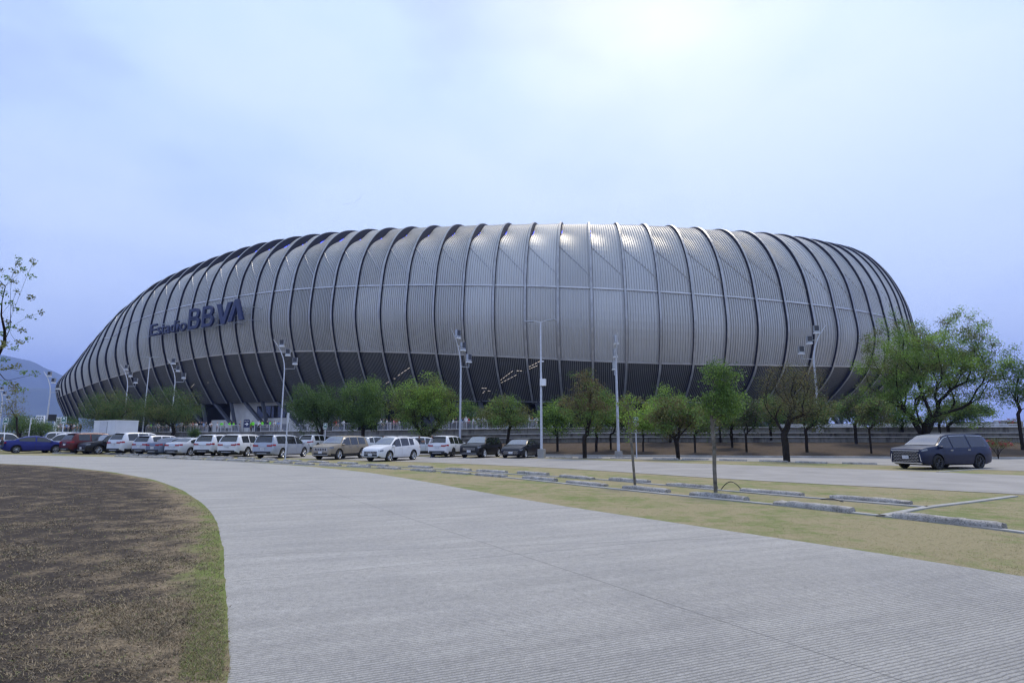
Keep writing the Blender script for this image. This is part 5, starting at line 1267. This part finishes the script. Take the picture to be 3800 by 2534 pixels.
# ================================================================== BIRDS
bl = [(500, 1162), (545, 1135), (600, 1115), (645, 1118), (700, 1110), (770, 1090), (830, 1068), (930, 1070), (1020, 1065), (1085, 1035), (1120, 975), (1165, 930), (1205, 915), (1245, 905), (1300, 895), (1355, 833), (1390, 785), (1405, 735), (1425, 660), (1435, 605), (1415, 515), (1550, 578)]
m = MB(); rows = [[(-.55, -.06, .13), (-.25, -.1, .2), (0, -.12, .05), (.25, -.1, .2), (.55, -.06, .13)], [(-.5, .06, .13), (-.25, .1, .2), (0, .12, .05), (.25, .1, .2), (.5, .06, .13)]]; m.quadstrip(rows); m.tube([(0, -.3, .02), (0, -.1, .04), (0, .1, .04), (0, .32, .05)], [.03, .08, .07, .02], 6)
B0 = m.build('bird', M['black'], None, 60); me = B0.data; bpy.data.objects.remove(B0)
for i, (a, b) in enumerate(bl):
    p = at(1240+a/14.26, 680+b/14.26, 330.); o = bpy.data.objects.new('bird', me); COL.objects.link(o); o.location = p; o.rotation_euler = (0, random.uniform(-.3, .3), random.uniform(-.5, .5)); o.scale = (.75,)*3
    tag(o, 'small dark bird flying in a wavering line high in the sky', 'bird', 'line of birds in the sky')
# ================================================================== PEOPLE
SKIN, SHIRT, PANTS, SHOE, HAIR = range(5)
def figure(pose):
    J = {'pel': (0, 0, .95), 'sp': (0, 0, 1.13), 'ch': (.0, 0, 1.33), 'nk': (.01, 0, 1.475), 'hb': (.02, 0, 1.54), 'hd': (.03, 0, 1.62), 'ht': (.02, 0, 1.70)}
    Rd = {'pel': .13, 'sp': .12, 'ch': .135, 'nk': .055, 'hb': .07, 'hd': .092, 'ht': .07}
    E_ = [('pel', 'sp', SHIRT), ('sp', 'ch', SHIRT), ('ch', 'nk', SHIRT), ('nk', 'hb', SKIN), ('hb', 'hd', SKIN), ('hd', 'ht', HAIR)]
    arm = {'stand': [((0, .17, 1.41), (-.02, .24, 1.14), (.06, .25, .90)), ((0, -.17, 1.41), (-.02, -.24, 1.14), (.06, -.25, .90))],
           'hips': [((0, .17, 1.41), (-.06, .40, 1.20), (.05, .20, 1.02)), ((0, -.17, 1.41), (-.06, -.40, 1.20), (.05, -.20, 1.02))],
           'fold': [((0, .17, 1.41), (.06, .25, 1.15), (.24, .02, 1.20)), ((0, -.17, 1.41), (.06, -.25, 1.15), (.25, .0, 1.15))],
           'reach': [((0, .17, 1.41), (.22, .22, 1.25), (.46, .16, 1.30)), ((0, -.17, 1.41), (.20, -.22, 1.22), (.44, -.14, 1.22))],
           'walk': [((0, .17, 1.41), (.10, .24, 1.15), (.26, .20, .97)), ((0, -.17, 1.41), (-.14, -.23, 1.16), (-.14, -.24, .92))],
           'sit': [((0, .17, 1.41), (.06, .26, 1.16), (.28, .12, 1.06)), ((0, -.17, 1.41), (.06, -.26, 1.16), (.28, -.06, 1.06))]}[pose]
    leg = {'walk': [((0, .09, .92), (.17, .10, .52), (.20, .10, .10), (.33, .11, .05)), ((0, -.09, .92), (-.02, -.10, .50), (-.24, -.10, .16), (-.13, -.11, .06))],
           'sit': [((.02, .10, .90), (.40, .13, .86), (.48, .13, .42), (.62, .14, .38)), ((.02, -.10, .90), (.40, -.13, .84), (.46, -.13, .40), (.60, -.14, .36))]}.get(pose, [((0, .09, .92), (.015, .11, .5), (-.01, .12, .09), (.13, .14, .045)), ((0, -.09, .92), (.02, -.11, .5), (-.01, -.12, .09), (.13, -.14, .045))])
    for s, a, l in ((0, arm[0], leg[0]), (1, arm[1], leg[1])):
        for n, p, r in zip(('s', 'e', 'w'), a, (.065, .044, .030)): J[f'{n}{s}'] = p; Rd[f'{n}{s}'] = r
        dw = Vector(a[2])-Vector(a[1]); dw.normalize(); h = Vector(a[2])+dw*.07; J[f'h{s}'] = tuple(h); Rd[f'h{s}'] = .033
        E_ += [('ch', f's{s}', SHIRT), (f's{s}', f'e{s}', SHIRT), (f'e{s}', f'w{s}', SKIN), (f'w{s}', f'h{s}', SKIN)]
        side = dw.cross(Vector((0, 1, 0)) if abs(dw.y) < .8 else Vector((1, 0, 0))).normalized()
        for f in range(5):
            off = side*(f-1.5)*.019; k = f'f{s}{f}'; 
            if f == 4: tipp = Vector(a[2])+dw*.04+side*-.06; J[k] = tuple(tipp); Rd[k] = .010; E_.append((f'w{s}', k, SKIN))
            else: J[k] = tuple(h+off+dw*(.075, .09, .085, .065)[f]); Rd[k] = .009; E_.append((f'h{s}', k, SKIN))
        for n, p, r in zip(('hp', 'k', 'a', 't'), l, (.095, .064, .042, .038)): J[f'{n}{s}'] = p; Rd[f'{n}{s}'] = r
        E_ += [('pel', f'hp{s}', PANTS), (f'hp{s}', f'k{s}', PANTS), (f'k{s}', f'a{s}', PANTS), (f'a{s}', f't{s}', SHOE)]
    J['no'] = (.135, 0, 1.60); Rd['no'] = .014; E_.append(('hd', 'no', SKIN))
    names = list(J); idx = {n: i for i, n in enumerate(names)}
    me = bpy.data.meshes.new('person'); me.from_pydata([J[n] for n in names], [(idx[a], idx[b]) for a, b, _ in E_], [])
    ob = bpy.data.objects.new('person', me); COL.objects.link(ob)
    md = ob.modifiers.new('s', 'SKIN'); md.use_smooth_shade = True
    for i, n in enumerate(names): me.skin_vertices[0].data[i].radius = (Rd[n], Rd[n]*(1.25 if n in ('ch', 'sp', 'pel') else 1)); me.skin_vertices[0].data[i].use_root = (n == 'pel')
    ob.modifiers.new('u', 'SUBSURF').levels = 1; ob.modifiers['u'].render_levels = 1
    bpy.context.view_layer.update(); out = bpy.data.meshes.new_from_object(ob.evaluated_get(bpy.context.evaluated_depsgraph_get())); bpy.data.objects.remove(ob)
    for _ in range(5): out.materials.append(None)
    segs = [(np.array(J[a]), np.array(J[b]), m) for a, b, m in E_]; mi = []
    for pl in out.polygons:
        c = np.array(pl.center); best = None
        for a, b, m_ in segs:
            d = b-a; t = np.clip(np.dot(c-a, d)/np.dot(d, d), 0, 1); e = np.linalg.norm(c-a-d*t)
            if best is None or e < best[0]: best = (e, m_, t)
        m_ = best[1]
        if c[2] > 1.56 and m_ in (SKIN, HAIR): m_ = HAIR if (c[0] < .0 or c[2] > 1.69) else SKIN
        if m_ == SHIRT and c[2] < .93: m_ = PANTS
        mi.append(m_)
    out.polygons.foreach_set('material_index', mi); return out
POSE = {p: figure(p) for p in ('stand', 'hips', 'fold', 'reach', 'walk', 'sit')}
CM = {}
def cloth(c):
    if c not in CM: CM[c] = simple('cloth', c, .85, 0, .1, 5.)
    return CM[c]
def striped():
    m, N, L, b = newmat('black_white_striped_cloth'); setin(b, 'Roughness', .85); tc = N.new('ShaderNodeTexCoord'); s = N.new('ShaderNodeSeparateXYZ'); L.new(tc.outputs['Object'], s.inputs[0])
    f = mth(N, L, 'LESS_THAN', mth(N, L, 'FRACT', mth(N, L, 'MULTIPLY', s.outputs[1], 9.)), .5); L.new(mixc(N, L, f, (.012, .012, .015), (.65, .65, .66)), b.inputs['Base Color']); return m
STR = striped(); SK = [simple('skin', c, .55, 0, .06, 6.) for c in ((.36, .19, .12), (.26, .13, .08), (.45, .26, .18))]; HR = simple('dark_hair', (.012, .009, .008), .6, 0, .1, 8.); WCAP = cloth((.6, .6, .6))
def person(label, p, rot, pose, shirt, pants=(.02, .022, .03), scale=1., hair=None, group=None):
    o = bpy.data.objects.new('person', POSE[pose]); COL.objects.link(o); o.location = p; o.rotation_euler = (0, 0, rot); o.scale = (scale,)*3
    for i, m in enumerate((random.choice(SK), shirt if not isinstance(shirt, tuple) else cloth(shirt), cloth(pants), cloth((.03, .03, .03)), hair or HR)): o.material_slots[i].link = 'OBJECT'; o.material_slots[i].material = m
    return tag(o, label, 'person', group)
NEON, WH, BK, RED, BLU, GRY, PNK = (.16, .75, .03), (.6, .6, .62), (.015, .015, .02), (.4, .03, .03), (.18, .28, .5), (.25, .25, .27), (.6, .2, .25)
person('man in a black and white striped shirt beside the rear of a white suv', G(1604, 1697), R(150), 'fold', STR, (.02, .03, .06), 1.02)
person('man in a striped shirt loading the open boot behind the gold suv', G(1386, 1688)+np.array([.9, .3, 0]), R(200), 'reach', STR, BK)
person('person in dark navy with a grey cap at the open black tailgate', G(1548, 1694)+np.array([0, .6, 0]), R(20), 'reach', (.015, .018, .03), (.03, .03, .05), 1., cloth((.3, .3, .32)))
q = G(14, 1682)+np.array([.1, -.4, 0]); person('woman in a dark jersey seated against the blue sedan at left edge', q+np.array([0, 0, -.36]), R(200), 'sit', (.02, .025, .04), (.05, .09, .2))
crowd = []
def grp(pxs, dY, cols, where): 
    for i, px in enumerate(pxs): crowd.append((px+random.uniform(-2, 2), dY+random.uniform(-.5, 1.8), cols[i % len(cols)], where))
for px in (820, 850, 864, 930, 936, 971, 1000): crowd.append((px, 2.4+random.uniform(0, .6), 'neon', 'by the entrance tables'))
crowd.append((888, 2.2, 'striped', 'by the entrance tables'))
grp((802, 830, 957, 990, 1018, 1032), 2.6, [WH, GRY, WH, BK, WH, BLU], 'by the entrance tables')
grp((705, 713, 720, 728, 738, 745, 750, 757, 764, 779), 2.2, [WH, PNK, GRY, WH, BK, BK, BLU, GRY, BK, WH], 'behind the white barriers left of the entrance')
grp((548, 556, 575, 585, 600, 616, 640, 655, 672, 688), 2.4, [WH, NEON, GRY, WH, BK, WH, GRY, BLU, WH, BK], 'under the dark feathery trees')
grp((212, 222, 232, 243, 252, 262, 272, 284, 296), 3., [WH, GRY, WH, BLU, WH, BK, WH, GRY, BK], 'above the white off roader at left')
grp((12, 22, 34, 42, 56, 66, 84, 142), 3., [WH, GRY, RED, WH, WH, BK, NEON, GRY], 'on the plaza at the far left')
grp((1148, 1156, 1247, 1254, 1275), 2., [WH, WH, RED, BK, WH], 'behind the dark rounded trees')
grp((1412, 1420, 1436, 1448, 1460, 1470, 1482), 2., [WH, GRY, WH, BK, PNK, RED, WH], 'behind the fence left of the bushy tree')
grp((1680, 1694, 1706, 1716, 1722, 1730, 1738, 1755, 1766, 1776, 1790, 1800, 1812, 1822), 2.2, [WH, BK, WH, BLU, BK, WH, RED, WH, BK, WH, GRY, WH, BLU, WH], 'behind barriers right of the bushy tree')
grp((1900, 1912, 1925, 1962, 1975, 1990, 2000), 2.2, [WH, BLU, WH, WH, RED, WH, GRY], 'behind the street lamp')
grp((3400, 3412, 3420), 8., [BLU, NEON, BK], 'above the parapet behind the largest tree')
CN = {NEON: 'neon green', WH: 'white', BK: 'black', RED: 'red', BLU: 'light blue', GRY: 'grey', PNK: 'pink', 'neon': 'neon green', 'striped': 'striped'}
cnt = {}
crowd.sort(key=lambda c: c[0])
for px, dY, c, wh in crowd:
    k = (c, wh); cnt[k] = cnt.get(k, 0)+1; n_same = sum(1 for q in crowd if (q[2], q[3]) == k)
    pos = '' if n_same == 1 else f', {ordn(cnt[k]-1)} from the left'
    p = plaza_at(px, dY); neon = c == 'neon'
    person(f'person in {CN[c]} shirt {wh}{pos}', p, random.uniform(0, 6.28), random.choice(['stand', 'hips', 'fold', 'walk', 'stand']), STR if c == 'striped' else (NEON if neon else c), random.choice([BK, (.03, .04, .08), (.12, .1, .08), GRY]), random.uniform(.95, 1.05), random.choice([None, None, WCAP]), 'people waiting on the stadium plaza')
# folding tables by the entrance
for i, (px, lb) in enumerate(((838, 'dark cloth table left of the SALIDA banner'), (985, 'dark cloth table right of the SALIDA banner'))):
    p = plaza_at(px, 1.9); t0 = empty('folding_table', p, .15, lb, 'table', 'tables at the entrance'); m = MB(); m.box((0, 0, .75), (1.9, .7, .04)); m.build('tabletop', M['galv'], t0); m = MB(); m.box((0, -.345, .43), (1.88, .012, .6)); m.build('table_cloth', M['black'], t0)
    for sx in (-.85, .85):
        for sy in (-.28, .28): m = MB(); m.tube([(sx, sy, 0), (sx, sy, .74)], .02, 5); m.build('leg', M['galv'], t0)
# ================================================================== GRASS
def grassmat():
    m, N, L, b = newmat('grass_blades'); setin(b, 'Roughness', .8); gi = N.new('ShaderNodeNewGeometry')
    c = ramp(N, L, gi.outputs['Random Per Island'], [(0, (.28, .23, .14)), (.5, (.37, .315, .195)), (.8, (.32, .28, .155)), (1, (.24, .235, .095))]); L.new(c, b.inputs['Base Color']); t = N.new('ShaderNodeBsdfTranslucent'); L.new(c, t.inputs[0]); mx = N.new('ShaderNodeMixShader'); mx.inputs[0].default_value = .35; L.new(b.outputs[0], mx.inputs[1]); L.new(t.outputs[0], mx.inputs[2]); L.new(mx.outputs[0], N['Material Output'].inputs[0]); return m
def grassmat2():
    m, N, L, b = newmat('green_grass_blades'); setin(b, 'Roughness', .8); gi = N.new('ShaderNodeNewGeometry')
    c = ramp(N, L, gi.outputs['Random Per Island'], [(0, (.38, .33, .17)), (.4, (.28, .285, .115)), (1, (.18, .235, .07))]); L.new(c, b.inputs['Base Color']); t = N.new('ShaderNodeBsdfTranslucent'); L.new(c, t.inputs[0]); mx = N.new('ShaderNodeMixShader'); mx.inputs[0].default_value = .35; L.new(b.outputs[0], mx.inputs[1]); L.new(t.outputs[0], mx.inputs[2]); L.new(mx.outputs[0], N['Material Output'].inputs[0]); return m
rs = np.random.default_rng(11); P = []; kind = []
LEs = np.array(LE); REs = np.array(RE)
def dist_edge(p, E): return float(np.min(np.hypot(*(E-p).T)))
n = 0
while n < 15000:
    px, py = rs.uniform(-40, 860), 1740+800*rs.uniform(0, 1)**.8; d = ray(px, py)
    y = CAMH/-d[2]*d[1]; x = CAMH/-d[2]*d[0]
    if y > 30 or x > np.interp(y, LEs[:, 1], LEs[:, 0])-.03: continue
    de = dist_edge(np.array([x, y]), LEs); cl = math.sin(x*2.1+math.sin(y*1.3)*2)+math.sin(y*2.9+x*.7)+rs.normal(0, .5)
    if de <= .3 and cl < -.5 and rs.random() < .8: continue
    if de > .3 and cl < .8 and rs.random() < .85: continue
    P.append((x, y, park(x)+.02)); kind.append(1 if rs.random() < (.6 if de < .3 else .05) else 0); n += 1
n = 0
while n < 15000:
    px, py = rs.uniform(1300, 3840), rs.uniform(1745, 2170); d = ray(px, py); y = CAMH/-d[2]*d[1]; x = CAMH/-d[2]*d[0]
    ye = np.interp(px, [1131, 1374, 1616, 1939, 2586, 3234, 3800], [1729, 1753.7, 1794, 1855.5, 1955.7, 2044.6, 2150])
    yn = np.interp(px, [1616, 2101, 2651, 3234, 3800], [1716, 1738, 1775, 1807, 1834])
    if py > ye-1 or py < yn+3: continue
    P.append((x, y, park(x))); kind.append(1 if rs.random() < .42 else 0); n += 1
V = []; Fc = []; mi = []
for (x, y, z), k in zip(P, kind):
    far = z == park(x)
    for _ in range(3):
        a = rs.uniform(0, 6.28); h = rs.uniform(.006, .022)*(1.1 if k else 1.2)*(.55 if far else 1); lx, ly = rs.normal(0, .022, 2); w = (.003+.0004*y)*(.6 if far else 1); ox, oy = rs.normal(0, .02, 2)
        b0 = len(V); V += [(x+ox-math.cos(a)*w, y+oy-math.sin(a)*w, z-.004), (x+ox+math.cos(a)*w, y+oy+math.sin(a)*w, z-.004), (x+ox+lx, y+oy+ly, z+h)]; Fc.append((b0, b0+1, b0+2)); mi.append(k if (far or k) else 2)
me = bpy.data.meshes.new('grass'); me.from_pydata(V, [], Fc); me.materials.append(grassmat()); me.materials.append(grassmat2()); me.materials.append(simple('lawn_straw', (.24, .19, .12), .9, 0, .5, 9.)); me.polygons.foreach_set('material_index', mi); o = bpy.data.objects.new('grass', me); COL.objects.link(o)
tag(o, 'short dry grass blades on the lawn and the strip', kind='stuff')
